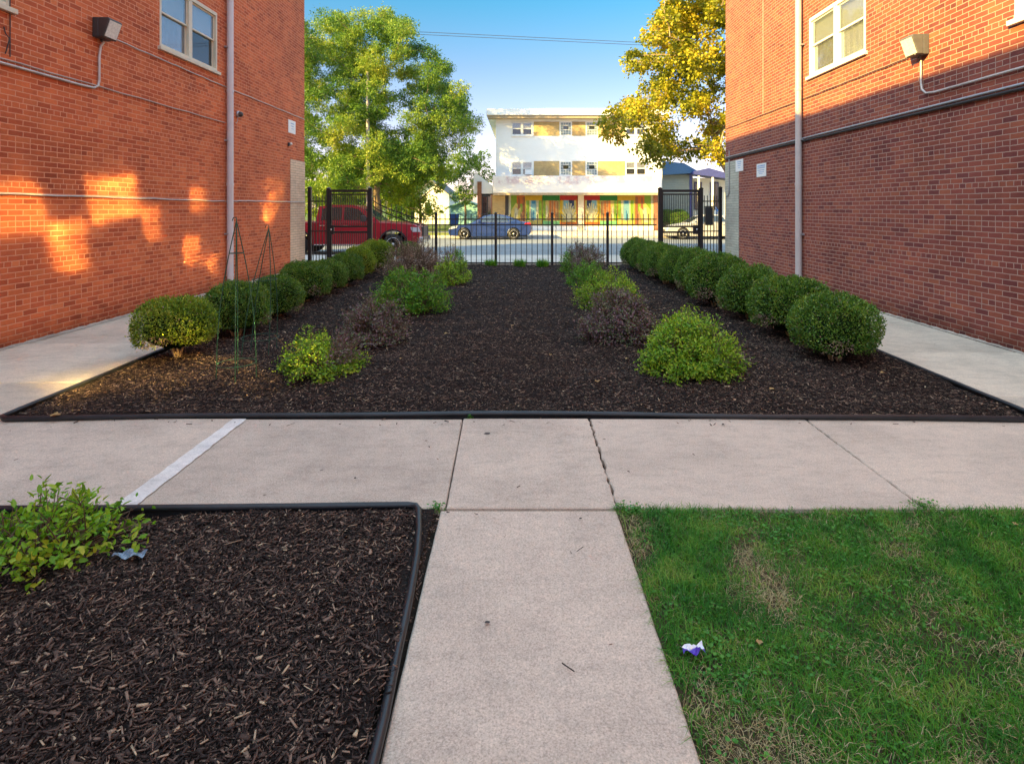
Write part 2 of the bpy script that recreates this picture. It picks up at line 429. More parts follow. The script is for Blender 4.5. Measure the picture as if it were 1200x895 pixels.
# cross walk in front of the bed
CW0, CW1 = 3.112, 4.43
mb = MB(); xs = [XL + .012, -4.11, -2.18, -.44, .52, 2.20, 4.05, XR - .012]
for i in range(len(xs) - 1):
    gl = .004 if xs[i] not in (.52, 2.20) else .007; jl = {.52: .009, 2.20: .006}.get(xs[i], 0)
    gr = .004 if xs[i + 1] not in (.52, 2.20) else .005; jr = {.52: .006, 2.20: .004}.get(xs[i + 1], 0)
    dx0 = .022 if xs[i] in (-.44,) else 0; dx1 = .022 if xs[i + 1] in (-.44,) else 0
    L = slab_edge(xs[i] + gl, CW0, CW1, jl, seed=i); Rr = slab_edge(xs[i + 1] - gr, CW0, CW1, jr, seed=i + 50)
    L = [(x + dx0 * (1 - 2 * (y - CW0) / (CW1 - CW0)) if dx0 else x, y) for x, y in L]
    Rr = [(x + dx1 * (1 - 2 * (y - CW0) / (CW1 - CW0)) if dx1 else x, y) for x, y in Rr]
    poly_slab(mb, L, Rr, -.10, (0.0, .003, -.002, .004, .001, -.001, .002)[i])
structure(mb.build('cross_walk', M['concrete']))
# narrow path to the camera
mb = MB()
for k, (y0, y1) in enumerate(((-.05, 3.094), (-3.2, -.065), (-6.5, -3.215), (-10, -6.515))):
    L = [(-.395 - .049 * (y / 3.1) if y > 0 else -.395, y) for x, y in slab_edge(0, y0, y1, 0, seed=9 + k)]
    L = [(x + random.uniform(-.0015, .0015), y) for x, y in L]
    Rr = [(.549 - .036 * (y / 3.1) if y > 0 else .549, y) for x, y in slab_edge(0, y0, y1, 0, seed=29 + k)]
    Rr = [(x + random.uniform(-.0015, .0015), y) for x, y in Rr]
    poly_slab(mb, L, Rr, -.10, -.003)
structure(mb.build('garden_path', M['concrete_path']))
# side walks along the buildings
BX0, BX1 = -4.12, 4.04
for nm, xa, xb in (('side_walk_left', XL + .03, BX0 - .012), ('side_walk_right', BX1 + .012, XR - .03)):
    mb = MB(); y = CW1 + .008; k = 0
    ends = [4.94, 6.47, 8.0, 9.55, 11.1, 12.65, 14.2, 15.75, 17.3]
    if nm.endswith('left'): ends = [5.35, 6.9, 8.45, 10.0, 11.55, 13.1, 14.65, 16.2, 17.3]
    for e in ends:
        poly_slab(mb, slab_edge(xa, y, e - .004, seed=k), slab_edge(xb, y, e - .004, seed=k + 9), -.10, random.uniform(-.003, .003)); y = e + .004; k += 1
    structure(mb.build(nm, M['concrete_walk']))
# ragged joint between wall foot and left walk
for nm, x0, x1, sgn in (('wall_joint_left', XL, XL + .06, 1), ('wall_joint_right', XR - .05, XR, -1)):
    mb = MB(); n = 160; inner = []; top = []
    for i in range(n + 1):
        yy = 4.4 + 11.4 * i / n
        w_ = .045 + .035 * abs(math.sin(i * 1.7) * math.sin(i * .37)) + random.uniform(0, .02)
        if sgn < 0: w_ *= .5
        a = x0 if sgn > 0 else x1
        mb_x = a + sgn * w_; inner.append((mb_x, yy)); top.append((a, yy))
    vs = [(x, y, .0045) for x, y in inner] + [(x, y, .012 + .012 * abs(math.sin(k * .9))) for k, (x, y) in enumerate(top)]
    mb.add(vs, [(i, i + 1, i + n + 2, i + n + 1) for i in range(n)])
    structure(mb.build(nm, M['rubble']))
# pale filler along one joint of the cross walk
mb = MB(); n = 24; a = []; b = []
for i in range(n + 1):
    t = i / n; y = CW0 + .01 + (CW1 - CW0 - .02) * t; a.append((-2.245 + random.uniform(-.006, .006), y)); b.append((-2.125 + random.uniform(-.006, .006) - .015 * t, y))
vs = [(x, y, .0055) for x, y in a] + [(x, y, .0055) for x, y in b]
mb.add(vs, [(i, i + n + 1, i + n + 2, i + 1) for i in range(n)])
structure(mb.build('joint_filler', M['mortar_patch']))
# street beyond the fence
g = MB(); g.box(-6.3, 5.9, 17.31, 20.0, -.25, -.02); g.box(-120, -6.31, 16.5, 20.0, -.25, -.02); g.box(5.91, 120, 16.5, 20, -.25, -.02); structure(g.build('pavement_near', M['concrete_far']))
g = MB(); g.box(-120, 120, 20.0, 20.16, -.25, -.015); structure(g.build('kerb_near', M['concrete_far'], bevel=.02))
g = MB(); g.box(-120, 120, 20.16, 34.2, -.26, -.14); structure(g.build('road', M['asphalt']))
g = MB(); g.box(-120, 120, 34.2, 34.36, -.25, .0); structure(g.build('kerb_far', M['concrete_far'], bevel=.02))
g = MB(); g.box(-3.6, 120, 34.36, 41.9, -.25, -.004); g.box(-120, -3.62, 38.2, 40.0, -.25, -.004); structure(g.build('pavement_far', M['concrete_far']))
M['lawn_far'] = turf_mat((.10, .14, .02), (.24, .28, .05), (.34, .32, .09))
g = MB(); g.box(-120, -3.62, 34.36, 38.18, -.25, .0); g.box(-120, -3.62, 40.02, 75, -.25, .01); g.box(10.5, 60, 41.91, 70, -.25, .01); structure(g.build('lawn_far', M['lawn_far']))

# ------------------------------------------------------------ mulch beds
def bed_z(X, Y):
    return .010 + wav(X, Y, 3, .042, 1.0) + wav(X, Y, 15, .03, 2.6) + wav(X, Y, 5, .008, 6.0)
bedm = N('mulch_bed'); o_ = bedm.obj()
f_ = bedm.noise(55, 8, .8, bedm.map(o_, (1, 1.6, 1))); f2_ = bedm.noise(1.5, 4, .6, o_)
c_ = bedm.ramp(f_, [(.34, (.007, .0045, .004)), (.52, (.026, .017, .014)), (.66, (.065, .042, .032)), (.82, (.15, .10, .075))])
v_ = bedm.n('TexVoronoi', i_Scale=45.0, i_Vector=bedm.map(o_, (1, 1.8, 1)))
M['mulch_bed'] = bedm.end(bedm.bsdf(c_, .85, 0, .25, bedm.bump(bedm.math('ADD', f_, v_.outputs[0]), 1.0, .03)))
structure(grid('bed_soil_back', BX0 + .02, BX1 - .02, CW1 + .03, 16.35, 200, 280, bed_z, M['mulch_bed']))
structure(grid('bed_soil_front', -6.0, -.47, -2, CW0 - .045, 160, 150, lambda X, Y: bed_z(X, Y) * .8, M['mulch_bed']))
M['chips'] = chip_mat('dyed_bark_chips', [(0, (.010, .006, .005)), (.25, (.030, .019, .016)), (.50, (.062, .039, .031)), (.74, (.13, .084, .064)), (.92, (.25, .165, .12)), (.975, (.42, .30, .21)), (1, (.66, .50, .32))])
def chips(name, spots, label):
    V = []; Fc = []; base = 0
    P = []
    for (x0, x1, y0, y1, dens, big, zfun) in spots:
        n = int((x1 - x0) * (y1 - y0) * dens)
        x = rng.uniform(x0, x1, n); y = rng.uniform(y0, y1, n)
        keep = (np.abs(x) < y * .98 + .4) | (rng.random(n) < .45)
        x = x[keep]; y = y[keep]; n = len(x)
        L = np.clip(rng.lognormal(-3.72, .42, n), .010, .085) * big
        W = np.clip(rng.lognormal(-5.0, .38, n), .003, .016) * big
        T = W * rng.uniform(.2, .5, n)
        z = zfun(x, y) + rng.uniform(0, .016, n)
        P.append(np.stack([x, y, z, L, W, T], -1))
    P = np.concatenate(P); n = len(P)
    yaw = rng.uniform(0, PI, n); pit = rng.normal(0, .22, n); rol = rng.normal(0, .35, n)
    cy, sy, cp, sp, cr, sr = np.cos(yaw), np.sin(yaw), np.cos(pit), np.sin(pit), np.cos(rol), np.sin(rol)
    d = np.stack([cy * cp, sy * cp, sp], -1); s = np.stack([-sy, cy, 0 * cy], -1)
    u = np.cross(d, s); s2 = s * cr[:, None] + u * sr[:, None]; u2 = np.cross(d, s2)
    c = P[:, :3]; L, W, T = P[:, 3:4] / 2, P[:, 4:5] / 2, P[:, 5:6] / 2
    ta = rng.uniform(.15, 1, (n, 1)); tb = rng.uniform(.3, 1, (n, 1)); sk = rng.uniform(-.3, .3, (n, 1)); bow = rng.uniform(-.5, 1.2, (n, 1)) * T
    vs = []
    for (a, wv) in ((-1, ta), (1, tb)):
        for (b, h) in ((-1, -1), (1, -1), (1, 1), (-1, 1)):
            vs.append(c + d * (L * (a + sk * b * .3)) + s2 * (W * b * wv) + u2 * (T * h))
    ctr = []
    V = np.stack(vs, 1).reshape(-1, 3)
    b0 = (np.arange(n) * 8)[:, None]
    q = np.array([[3, 2, 6, 7], [0, 4, 5, 1], [0, 3, 7, 4], [1, 5, 6, 2], [0, 1, 2, 3], [4, 7, 6, 5]])
    Fc = (b0[:, None, :] + q[None]).reshape(-1, 4)
    o = link(name, np_mesh(name, V, Fc), M['chips'])
    return tag(o, label, 'mulch', kind='stuff')
bz = lambda x, y: bed_z(x, y); bzf = lambda x, y: bed_z(x, y) * .8
chips('bark_mulch', [(-3.4, -.57, 1.35, 3.04, 7500, 1.0, bzf), (-6, -3.4, .2, 3.03, 2500, 1.0, bzf), (-4, -.50, .2, 1.35, 1500, 1.1, bzf), (-.57, -.462, 1.2, 2.4, 5000, .9, bzf), (-.57, -.53, 2.4, 3.08, 5000, .9, bzf), (-3.2, -.57, 1.35, 3.05, 7000, .42, bzf), (-3.4, .53, 1.75, 3.1, 5, .8, lambda x, y: 0 * x + .004), (-.55, -.44, 1.2, 3.06, 6500, .6, lambda x, y: bzf(x, y) - .012)], 'dark brown bark chips filling the bed nearest the camera')
chips('bark_mulch', [(BX0 + .05, BX1 - .05, CW1 + .04, 7.2, 3600, 1.0, bz), (BX0 + .05, BX1 - .05, CW1 + .04, 6.6, 2500, .5, bz), (BX0, BX1, CW1 - .16, CW1 - .02, 45, .9, lambda x, y: 0 * x + .005), (BX0, BX1, 3.3, 4.3, 2, .8, lambda x, y: 0 * x + .005), (BX0 + .05, BX1 - .05, 7.2, 11, 1300, 1.2, bz), (BX0 + .05, BX1 - .05, 11, 16.3, 450, 1.5, bz)], 'dark bark chips covering the long planting bed up to the fence')

# ------------------------------------------------------------ black plastic edging
def edging(pts, label, z=.036, r=.019):
    root = empty('lawn_edging', (0, 0, 0)); tag(root, label, 'garden edging', 'black plastic edging round the beds')
    P = []
    for i in range(len(pts) - 1):
        a, b = pts[i], pts[i + 1]; L = math.dist(a, b); n = max(1, int(L / .12))
        for k in range(n): P.append((a[0] + (b[0] - a[0]) * k / n, a[1] + (b[1] - a[1]) * k / n))
    P.append(pts[-1])
    Q = [(x + .0035 * math.sin(i * .37) + .002 * math.sin(i * 1.3), y + .007 * math.sin(i * .29 + 1), z + .005 * math.sin(i * .21)) for i, (x, y) in enumerate(P)]
    mb = MB(); mb.tube(Q, r, 10); mb.build('bead', M['black_plastic'], root)
    mb = MB(); n = len(Q)
    for i in range(n - 1):
        a, b = Q[i], Q[i + 1]; d = Vector((b[0] - a[0], b[1] - a[1], 0)).normalized(); s = Vector((-d.y, d.x, 0)) * .003
        a, b = Vector(a), Vector(b); al = Vector((a.x, a.y, -.06)); bl = Vector((b.x, b.y, -.06))
        mb.add([al - s, bl - s, b - s, a - s, al + s, bl + s, b + s, a + s], [(0, 1, 2, 3), (7, 6, 5, 4)])
    mb.build('skirt', M['black_plastic'], root)
    return root
edging([(BX0 + .02, 16.2), (BX0 + .01, 10), (BX0, 6.4), (BX0 + .10, 4.40), (BX0 + .16, 4.365), (-2.6, 4.44), (-.5, 4.465), (.9, 4.465), (2.6, 4.40), (3.92, 4.36), (BX1 - .03, 4.40), (BX1, 6.4), (BX1, 10), (BX1, 16.2)],
       'black plastic edging running round the long mulched bed behind the cross walk', z=.024)
edging([(-6.0, 3.03), (-3, 3.045), (-1.2, 3.06), (-.62, 3.075), (-.575, 3.068), (-.55, 3.03), (-.512, 2.84), (-.486, 2.64), (-.458, 2.2), (-.442, 1.8), (-.43, 1.3), (-.425, -1)],
       'black plastic edging round the near left bed beside the narrow path', z=.032, r=.0175)

# ------------------------------------------------------------ lawn
M['lawn_soil'] = turf_mat((.03, .026, .015), (.075, .065, .032), (.19, .14, .08))
def lawn_z(X, Y):
    z = -.014 + wav(X, Y, 8, .02, 1.5)
    return np.where(X < .60, np.minimum(z, -.012), z)
structure(grid('lawn', .515, XR - .02, -6, CW0 - .02, 120, 160, lawn_z, M['lawn_soil']))
M['grass_green'] = leaf_mat('short_green_grass', [(.020, .12, .014), (.038, .20, .019), (.07, .29, .026), (.15, .37, .035), (.40, .46, .10)], .5, .35, .3, clump=5.0, spread=.5)
M['grass_dry'] = leaf_mat('dry_straw_grass', [(.30, .22, .09), (.48, .38, .19), (.60, .50, .30), (.32, .28, .10)], .7, .2, .2)
M['clover'] = leaf_mat('broad_weed_leaves', [(.045, .20, .030), (.08, .29, .04), (.14, .38, .06)], .5, .3, .3)
def nf(x, y, seed, sc):
    r = np.random.default_rng(seed); s = 0 * x
    for k in range(10):
        a = r.uniform(0, 2 * PI); f = sc * r.uniform(.5, 2.5); s = s + np.sin((x * math.cos(a) + y * math.sin(a)) * f + r.uniform(0, 6.3))
    return s / 3.2
def blades(name, x, y, z, h, w_, lean, m, parent=None):
    n = len(x); a = rng.uniform(0, 2 * PI, n); b = a + rng.normal(0, .4, n)
    d = np.stack([np.cos(a), np.sin(a), 0 * a], -1); s = np.stack([-np.sin(b), np.cos(b), 0 * a], -1)
    p = np.stack([x, y, z], -1); up = np.array([0, 0, 1.0]); h = h[:, None]; w_ = w_[:, None] / 2; l = lean[:, None]
    m1 = p + up * h * .55 + d * h * l * .35; m2 = p + up * h * (1 - .35 * l) + d * h * l * 1.0
    V = np.stack([p - s * w_, p + s * w_, m1 + s * w_ * .9, m1 - s * w_ * .9, m2 + s * w_ * .2, m2 - s * w_ * .2], 1).reshape(-1, 3)
    b0 = (np.arange(n) * 6)[:, None, None]
    q = np.array([[0, 1, 2, 3], [3, 2, 4, 5]])
    return link(name, np_mesh(name, V, (b0 + q[None]).reshape(-1, 4)), m, parent)
def lawn_points(n, x0=.515, x1=5.6, y0=-.4, y1=3.10):
    n = int(n * 1.75); x = rng.uniform(x0, x1, n); y = rng.uniform(y0, y1, n); k = ((x < .92 * y + .35) | (rng.random(n) < .35)) & (x > .553 - .0116 * y); return x[k], y[k]
x, y = lawn_points(190000)
dry = nf(x, y, 4, 5) + .9 * (y < 1.95) * (2.0 - y) * 3 + .9 * np.exp(-((x - .6) / .12) ** 2) - .25
keep = rng.uniform(0, 1, len(x)) < np.clip(.92 - .46 * np.clip(dry, 0, 2) + .3 * nf(x, y, 90, 14), .08, 1); xg, yg = x[keep], y[keep]
n = len(xg)
tag(blades('grass', xg, yg, lawn_z(xg, yg), rng.uniform(.018, .05, n) * (1 + .25 * nf(xg, yg, 21, 4)), rng.uniform(.0018, .0034, n), rng.uniform(.2, 1.8, n), M['grass_green']),
    'short green grass growing right of the narrow path', 'grass', kind='stuff')
x, y = lawn_points(85000)
dry = nf(x, y, 4, 5) + .9 * (y < 1.95) * (2.0 - y) * 3 + .9 * np.exp(-((x - .6) / .12) ** 2) - .25
clump = nf(x, y, 77, 18)
keep = rng.uniform(0, 1, len(x)) < np.clip(.38 + .45 * dry + .45 * clump, .10, 1); xg, yg = x[keep], y[keep]; n = len(xg)
tag(blades('dry_grass', xg, yg, lawn_z(xg, yg), rng.uniform(.012, .038, n), rng.uniform(.0012, .0028, n), rng.uniform(.8, 2.4, n), M['grass_dry']),
    'straw coloured dead grass matted among the green blades', 'grass', kind='stuff')
# tussocks of pale long grass
xs, ys = [], []
for (cx, cy) in [(1.02, 2.42), (1.10, 2.35), (1.3, 1.95), (1.05, 1.85), (1.55, 1.72), (1.9, 1.7), (1.25, 1.72), (.85, 1.78), (2.1, 1.85), (.98, 1.68)]:
    xs.append(rng.normal(cx, .05, 60)); ys.append(rng.normal(cy, .04, 60))
xg, yg = np.concatenate(xs), np.concatenate(ys); n = len(xg)
tag(blades('long_dry_grass', xg, yg, lawn_z(xg, yg), rng.uniform(.02, .055, n), rng.uniform(.0016, .0034, n), rng.uniform(.6, 2.2, n), M['grass_dry']),
    'pale tufts of longer dead grass near the photo bottom', 'grass', kind='stuff')

def leafset(P, D, Nn, L, W, fold=.25, cup=.0):
    """6-point folded leaves: base P, direction D, normal Nn"""
    n = len(P); D = D / np.linalg.norm(D, axis=1, keepdims=True)
    S_ = np.cross(D, Nn); S_ /= np.linalg.norm(S_, axis=1, keepdims=True) + 1e-9
    U = np.cross(S_, D); L = L[:, None]; W = W[:, None] / 2
    up = U * (W * fold * 2); dn = -U * L * cup
    V = np.stack([P, P + D * L * .35 + S_ * W + up, P + D * L * .75 + S_ * W * .7 + up * .7 + dn * .5, P + D * L + dn,
                  P + D * L * .75 - S_ * W * .7 + up * .7 + dn * .5, P + D * L * .35 - S_ * W + up], 1).reshape(-1, 3)
    b0 = (np.arange(n) * 6)[:, None, None]; q = np.array([[0, 1, 2, 3], [3, 4, 5, 0]])
    return V, (b0 + q[None]).reshape(-1, 4)
def unit(a): return a / (np.linalg.norm(a, axis=-1, keepdims=True) + 1e-9)
# broad weeds
P = []; 
for k in range(1500):
    x = random.uniform(.58, 3.6); y = random.uniform(1.3, 3.08)
    if x > .92 * y + .35: continue
    w0 = float(nf(np.array([x]), np.array([y]), 51, 4)[0]) + (1.3 if (y > 2.8 or x < .85) else 0)
    if random.random() > .25 + .5 * w0: continue
    for j in range(random.randint(3, 7)): P.append((x + random.gauss(0, .014), y + random.gauss(0, .014), float(lawn_z(np.array(x), np.array(y))) + random.uniform(.012, .032)))
P = np.array(P); n = len(P); a = rng.uniform(0, 2 * PI, n); D = np.stack([np.cos(a), np.sin(a), rng.normal(.05, .2, n)], -1); Nn = unit(np.stack([rng.normal(0, .3, n), rng.normal(0, .3, n), np.ones(n)], -1))
V, Fc = leafset(P, D, Nn, rng.uniform(.008, .021, n), rng.uniform(.007, .017, n), .1)
tag(link('ground_weeds', np_mesh('weeds', V, Fc), M['clover']), 'low broad leaved weeds spreading through the grass', 'weeds', kind='stuff')
def weed_tuft(loc, r, nb, label):
    root = empty('weed_tuft', loc); tag(root, label, 'weed', 'weeds growing in the pavement joints')
    x = rng.normal(0, r, nb); y = rng.normal(0, r * .6, nb)
    blades('blades', x, y, 0 * x - .01, rng.uniform(.015, .045, nb), rng.uniform(.002, .004, nb), rng.uniform(.2, 1.6, nb), M['grass_green'], root)
    nl = nb // 2; P = np.stack([rng.normal(0, r, nl), rng.normal(0, r * .6, nl), rng.uniform(.005, .03, nl)], -1); a = rng.uniform(0, 2 * PI, nl)
    V, Fc = leafset(P, np.stack([np.cos(a), np.sin(a), .2 * np.ones(nl)], -1), np.tile([0, 0, 1.0], (nl, 1)), rng.uniform(.01, .02, nl), rng.uniform(.008, .015, nl), .1)
    link('leaves', np_mesh('leaves', V, Fc), M['clover'], root)
weed_tuft((-.47, 3.10, 0), .022, 60, 'small green weed at the left corner of the narrow path')
weed_tuft((.535, 3.11, 0), .018, 50, 'small weed at the foot of the cracked walk joint')
weed_tuft((.60, 3.08, 0), .035, 110, 'leafy weed clump at the lawn corner beside the cracked joint')
weed_tuft((2.20, 3.13, 0), .04, 110, 'dark green weed where the right joint of the cross walk meets the lawn')
weed_tuft((-.41, 4.43, 0), .012, 26, 'tiny weed where the plain joint meets the black edging')
# ------------------------------------------------------------ the two brick buildings
HB = 9.28
def wall_with_holes(mb, x, y0, y1, z0, z1, holes, inward):
    """wall sheet in the plane x=const with openings (ya, yb, za, zb) and reveals going `inward` (signed)"""
    ys = sorted({y0, y1, *[h[0] for h in holes], *[h[1] for h in holes]}); zs = sorted({z0, z1, *[h[2] for h in holes], *[h[3] for h in holes]})
    for i in range(len(ys) - 1):
        for j in range(len(zs) - 1):
            ym, zm = (ys[i] + ys[i + 1]) / 2, (zs[j] + zs[j + 1]) / 2
            if any(h[0] < ym < h[1] and h[2] < zm < h[3] for h in holes): continue
            mb.quad((x, ys[i], zs[j]), (x, ys[i + 1], zs[j]), (x, ys[i + 1], zs[j + 1]), (x, ys[i], zs[j + 1]))
    for (ya, yb, za, zb) in holes:
        xi = x + inward
        mb.quad((x, ya, za), (xi, ya, za), (xi, ya, zb), (x, ya, zb)); mb.quad((x, yb, za), (xi, yb, za), (xi, yb, zb), (x, yb, zb))
        mb.quad((x, ya, za), (xi, ya, za), (xi, yb, za), (x, yb, za)); mb.quad((x, ya, zb), (xi, ya, zb), (xi, yb, zb), (x, yb, zb))

glass_r = random.Random(5)
def double_window(root, x, s, ya, yb, za, zb, frame_m, blind_l, blind_u, coated=False):
    """pair of double-hung sashes in an opening; s = +1 when the room is at +x"""
    f = MB(); t = .05
    xo, xi = x - s * .004, x + s * .085
    f.box(xo, xi, ya, ya + t, za, zb); f.box(xo, xi, yb - t, yb, za, zb)
    f.box(xo, xi, ya + t, yb - t, zb - t * 1.4, zb); f.box(xo, xi, ya + t, yb - t, za, za + t)
    ym = (ya + yb) / 2; f.box(xo + s * .006, xi, ym - .055, ym + .055, za + t, zb - t * 1.4)
    fo = f.build('window', frame_m, root, bevel=.004)
    sl = MB(); sl.box(x - s * .055, x + s * .06, ya - .05, yb + .05, za - .062, za - .002); sl.build('sill', frame_m, fo, bevel=.005)
    for (a, b, cu) in ((ya + t, ym - .055, 0), (ym + .055, yb - t, 1)):
        zm = za + (zb - za) * .52
        for (c, d, off, nm) in ((za + t, zm + .015, .058, 'lower_sash'), (zm - .015, zb - t * 1.4, .030, 'upper_sash')):
            q = .032; m = MB(); xa, xb = x + s * off, x + s * (off + .024)
            m.box(xa, xb, a, a + q, c, d); m.box(xa, xb, b - q, b, c, d); m.box(xa, xb, a + q, b - q, c, c + q); m.box(xa, xb, a + q, b - q, d - q, d)
            m.build('sash', frame_m, fo, bevel=.003)
            m = MB()
            if coated:      # each pane hangs a touch out of true
                ty, tz = glass_r.uniform(-.007, .007), glass_r.uniform(-.004, .006)
                G_ = 10; k1, k2, k3 = glass_r.uniform(0, 6), glass_r.uniform(0, 6), glass_r.uniform(5, 8); vs = []
                for j_ in range(G_ + 1):
                    for i_ in range(G_ + 1):
                        u, v = i_ / G_, j_ / G_; yy = a + q + (b - a - 2 * q) * u; zz = c + q + (d - c - 2 * q) * v
                        wv = .00035 * math.sin(k3 * yy + k1 + 3 * zz) + .00035 * math.sin(k3 * 1.3 * zz + k2 - 2 * yy)
                        vs.append((x + s * (off + .012) + ty * (u - .5) * 2 + tz * (v - .5) * 2 + wv, yy, zz))
                m.smooth = True; m.add(vs, [(j_ * (G_ + 1) + i_, j_ * (G_ + 1) + i_ + 1, (j_ + 1) * (G_ + 1) + i_ + 1, (j_ + 1) * (G_ + 1) + i_) for j_ in range(G_) for i_ in range(G_)])
            else: m.box(x + s * (off + .010), x + s * (off + .014), a + q, b - q, c + q, d - q)
            m.build('pane', M['coated' if za > 5 else 'coated_dim'] if coated else M['glass'] if nm[0] == 'u' else M['glass_dark' if s < 0 and cu else 'glass'], fo)
            # shade or curtain hanging right behind
            m = MB(); xs_ = x + s * .098
            nn = 14; pts = [(xs_ + s * .012 * math.sin(k * 2.1), a + (b - a) * k / nn) for k in range(nn + 1)]
            if nm[0] == 'u': pts = [(xs_, a), (xs_, b)]
            for k in range(len(pts) - 1):
                m.quad((*pts[k], c), (*pts[k + 1], c), (*pts[k + 1], d), (*pts[k], d))
            m.build('shade' if nm[0] == 'u' else 'curtain', (blind_u if nm[0] == 'u' else blind_l[cu]), fo)
    return fo

def brick_building(name, label, x, s, depth, wall_m, holes, yb):
    root = empty(name, (0, 0, 0)); tag(root, label, 'apartment building', 'red brick buildings facing each other across the court')
    m = MB(); wall_with_holes(m, x, -14, YC, -.25, HB, holes, s * .10)
    xb = x + s * depth
    m.quad((x, YC, -.25), (xb, YC, -.25), (xb, YC, HB), (x, YC, HB)); m.quad((x, -14, -.25), (xb, -14, -.25), (xb, -14, HB), (x, -14, HB))
    m.quad((xb, -14, -.25), (xb, YC, -.25), (xb, YC, HB), (xb, -14, HB))
    m.quad((x + s * .3, -14, HB - .3), (xb, -14, HB - .3), (xb, YC, HB - .3), (x + s * .3, YC, HB - .3))
    m.build('wall', wall_m, root)
    m = MB(); m.box(x - s * .03, x + s * .30, -14.02, YC + .03, HB, HB + .06); m.build('coping', M['concrete_far'], root, bevel=.01)
    return root
winL = [(9.49, 11.28, 4.34, 5.50), (4.9, 6.72, 4.00, 5.16)]
winR = [(9.36, 11.20, 4.22, 5.36), (4.8, 6.53, 3.80, 4.95)]
winR2 = [(-1.95, -.25, 4.3, 5.5), (-1.3, .5, 7.05, 8.25), (1.9, 3.1, 6.5, 7.5), (4.9, 6.6, 7.0, 8.2), (9.36, 11.2, 7.05, 8.25)]
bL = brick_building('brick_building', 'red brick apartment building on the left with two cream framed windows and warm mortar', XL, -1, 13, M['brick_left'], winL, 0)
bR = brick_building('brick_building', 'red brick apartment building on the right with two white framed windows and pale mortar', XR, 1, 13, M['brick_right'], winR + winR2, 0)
for h in winL: double_window(bL, XL, -1, *h, M['cream_paint'], (M['curtain'], M['curtain_dark']), M['blind'])
for h in winR2: double_window(bR, XR, 1, *h, M['white_paint'], (M['blind'], M['curtain']), M['blind'], coated=True)
for h in winR: double_window(bR, XR, 1, *h, M['white_paint'], (M['blind'], M['curtain']), M['blind'])
# glazed brick strips at the street corners
m = MB(); m.box(XL, XL + .012, 14.83, YC + .012, -.03, 2.92); m.build('corner_facing', M['brick_cream'], bL)
m = MB(); m.box(XR - .012, XR, 14.83, YC + .012, -.03, 2.90); m.build('corner_facing', M['brick_celadon'], bR)
# downpipes with straps
for root, x, s, y, mm in ((bL, XL, 1, 11.62, 'pipe_left'), (bR, XR, -1, 11.46, 'pipe_right')):
    m = MB(); m.tube([(x + s * .085, y, -.02), (x + s * .085, y, HB - .1)], .062, 16)
    for z in (.25, 2.1, 4.0, 5.9, 7.7): m.tube([(x + s * .085, y, z), (x + s * .085, y, z + .05)], .069, 16)
    p = m.build('downpipe', M[mm], root)
    for z in (1.1, 3.0, 4.9, 6.8):
        m = MB(); m.box(x + s * .004, x + s * .086, y - .085, y + .085, z, z + .03); m.build('strap', M['galv'], p)
def sag(pts, n=6):
    out = []
    for i in range(len(pts) - 1):
        a, b = Vector(pts[i]), Vector(pts[i + 1])
        for k in range(n): out.append(a.lerp(b, k / n) + Vector((0, 0, .006 * math.sin(k * 2.3 + i))))
    out.append(Vector(pts[-1])); return out
def conduit(root, pts, r, m, name='conduit'):
    mb = MB(); mb.tube(pts, r, 8); o = mb.build(name, m, root); return o
cx = XL + .028
conduit(bL, sag([(cx, 3, 3.37), (cx, 11.53, 3.37)], 20), .010, M['conduit_paint'])
conduit(bL, [(cx, 3, 3.32), (cx, 7.75, 3.32), (cx, 8.0, 3.33), (cx, 8.08, 3.38), (cx, 8.10, 3.46), (cx, 8.10, 3.80), (cx, 8.13, 3.95), (cx + .03, 8.15, 4.02)], .016, M['conduit'])
conduit(bL, sag([(cx - .006, 8.42, 4.14), (cx - .006, 11.53, 4.10), (cx - .006, 15.78, 4.09)], 12), .009, M['conduit'], 'cable')
conduit(bL, sag([(cx - .006, 3, 1.82), (cx - .006, 8, 1.80), (cx - .006, 11.5, 1.78), (cx - .006, 12.5, 1.80), (cx - .006, 15.78, 1.80)], 8), .011, M['conduit'])
conduit(bL, [(cx - .01, 6.70, 6.5), (cx - .01, 6.70, 3.42)], .006, M['dark_wire'], 'cable')
conduit(bL, [(cx - .01, 6.62, 3.75), (cx - .01, 6.64, 3.68), (cx + .02, 6.66, 3.62), (cx - .01, 6.64, 3.44)], .006, M['dark_wire'], 'cable')
cx = XR - .030
conduit(bR, [(cx, 3, 2.985), (cx, 15.75, 2.985)], .019, M['dark_wire'])
conduit(bR, [(cx, 3, 3.035), (cx, 15.75, 3.035)], .017, M['galv'])
conduit(bR, [(cx, 3, 3.22), (cx, 7.75, 3.22), (cx, 7.92, 3.24), (cx, 8.00, 3.31), (cx, 8.02, 3.42), (cx, 8.02, 3.72)], .015, M['conduit'])
conduit(bR, sag([(cx + .006, 8.3, 3.83), (cx + .006, 11.3, 3.82), (cx + .006, 15.78, 3.83)], 12), .008, M['dark_wire'], 'cable')
conduit(bR, [(cx + .012, 13.3, 3.84), (cx + .012, 13.3, HB - .2)], .007, M['conduit_paint'], 'expansion_joint')
conduit(bR, [(cx, 15.45, 3.2), (cx, 15.45, 2.2), (cx, 15.47, 2.05), (cx, 15.55, 1.98), (cx, 15.72, 1.97)], .014, M['galv'])

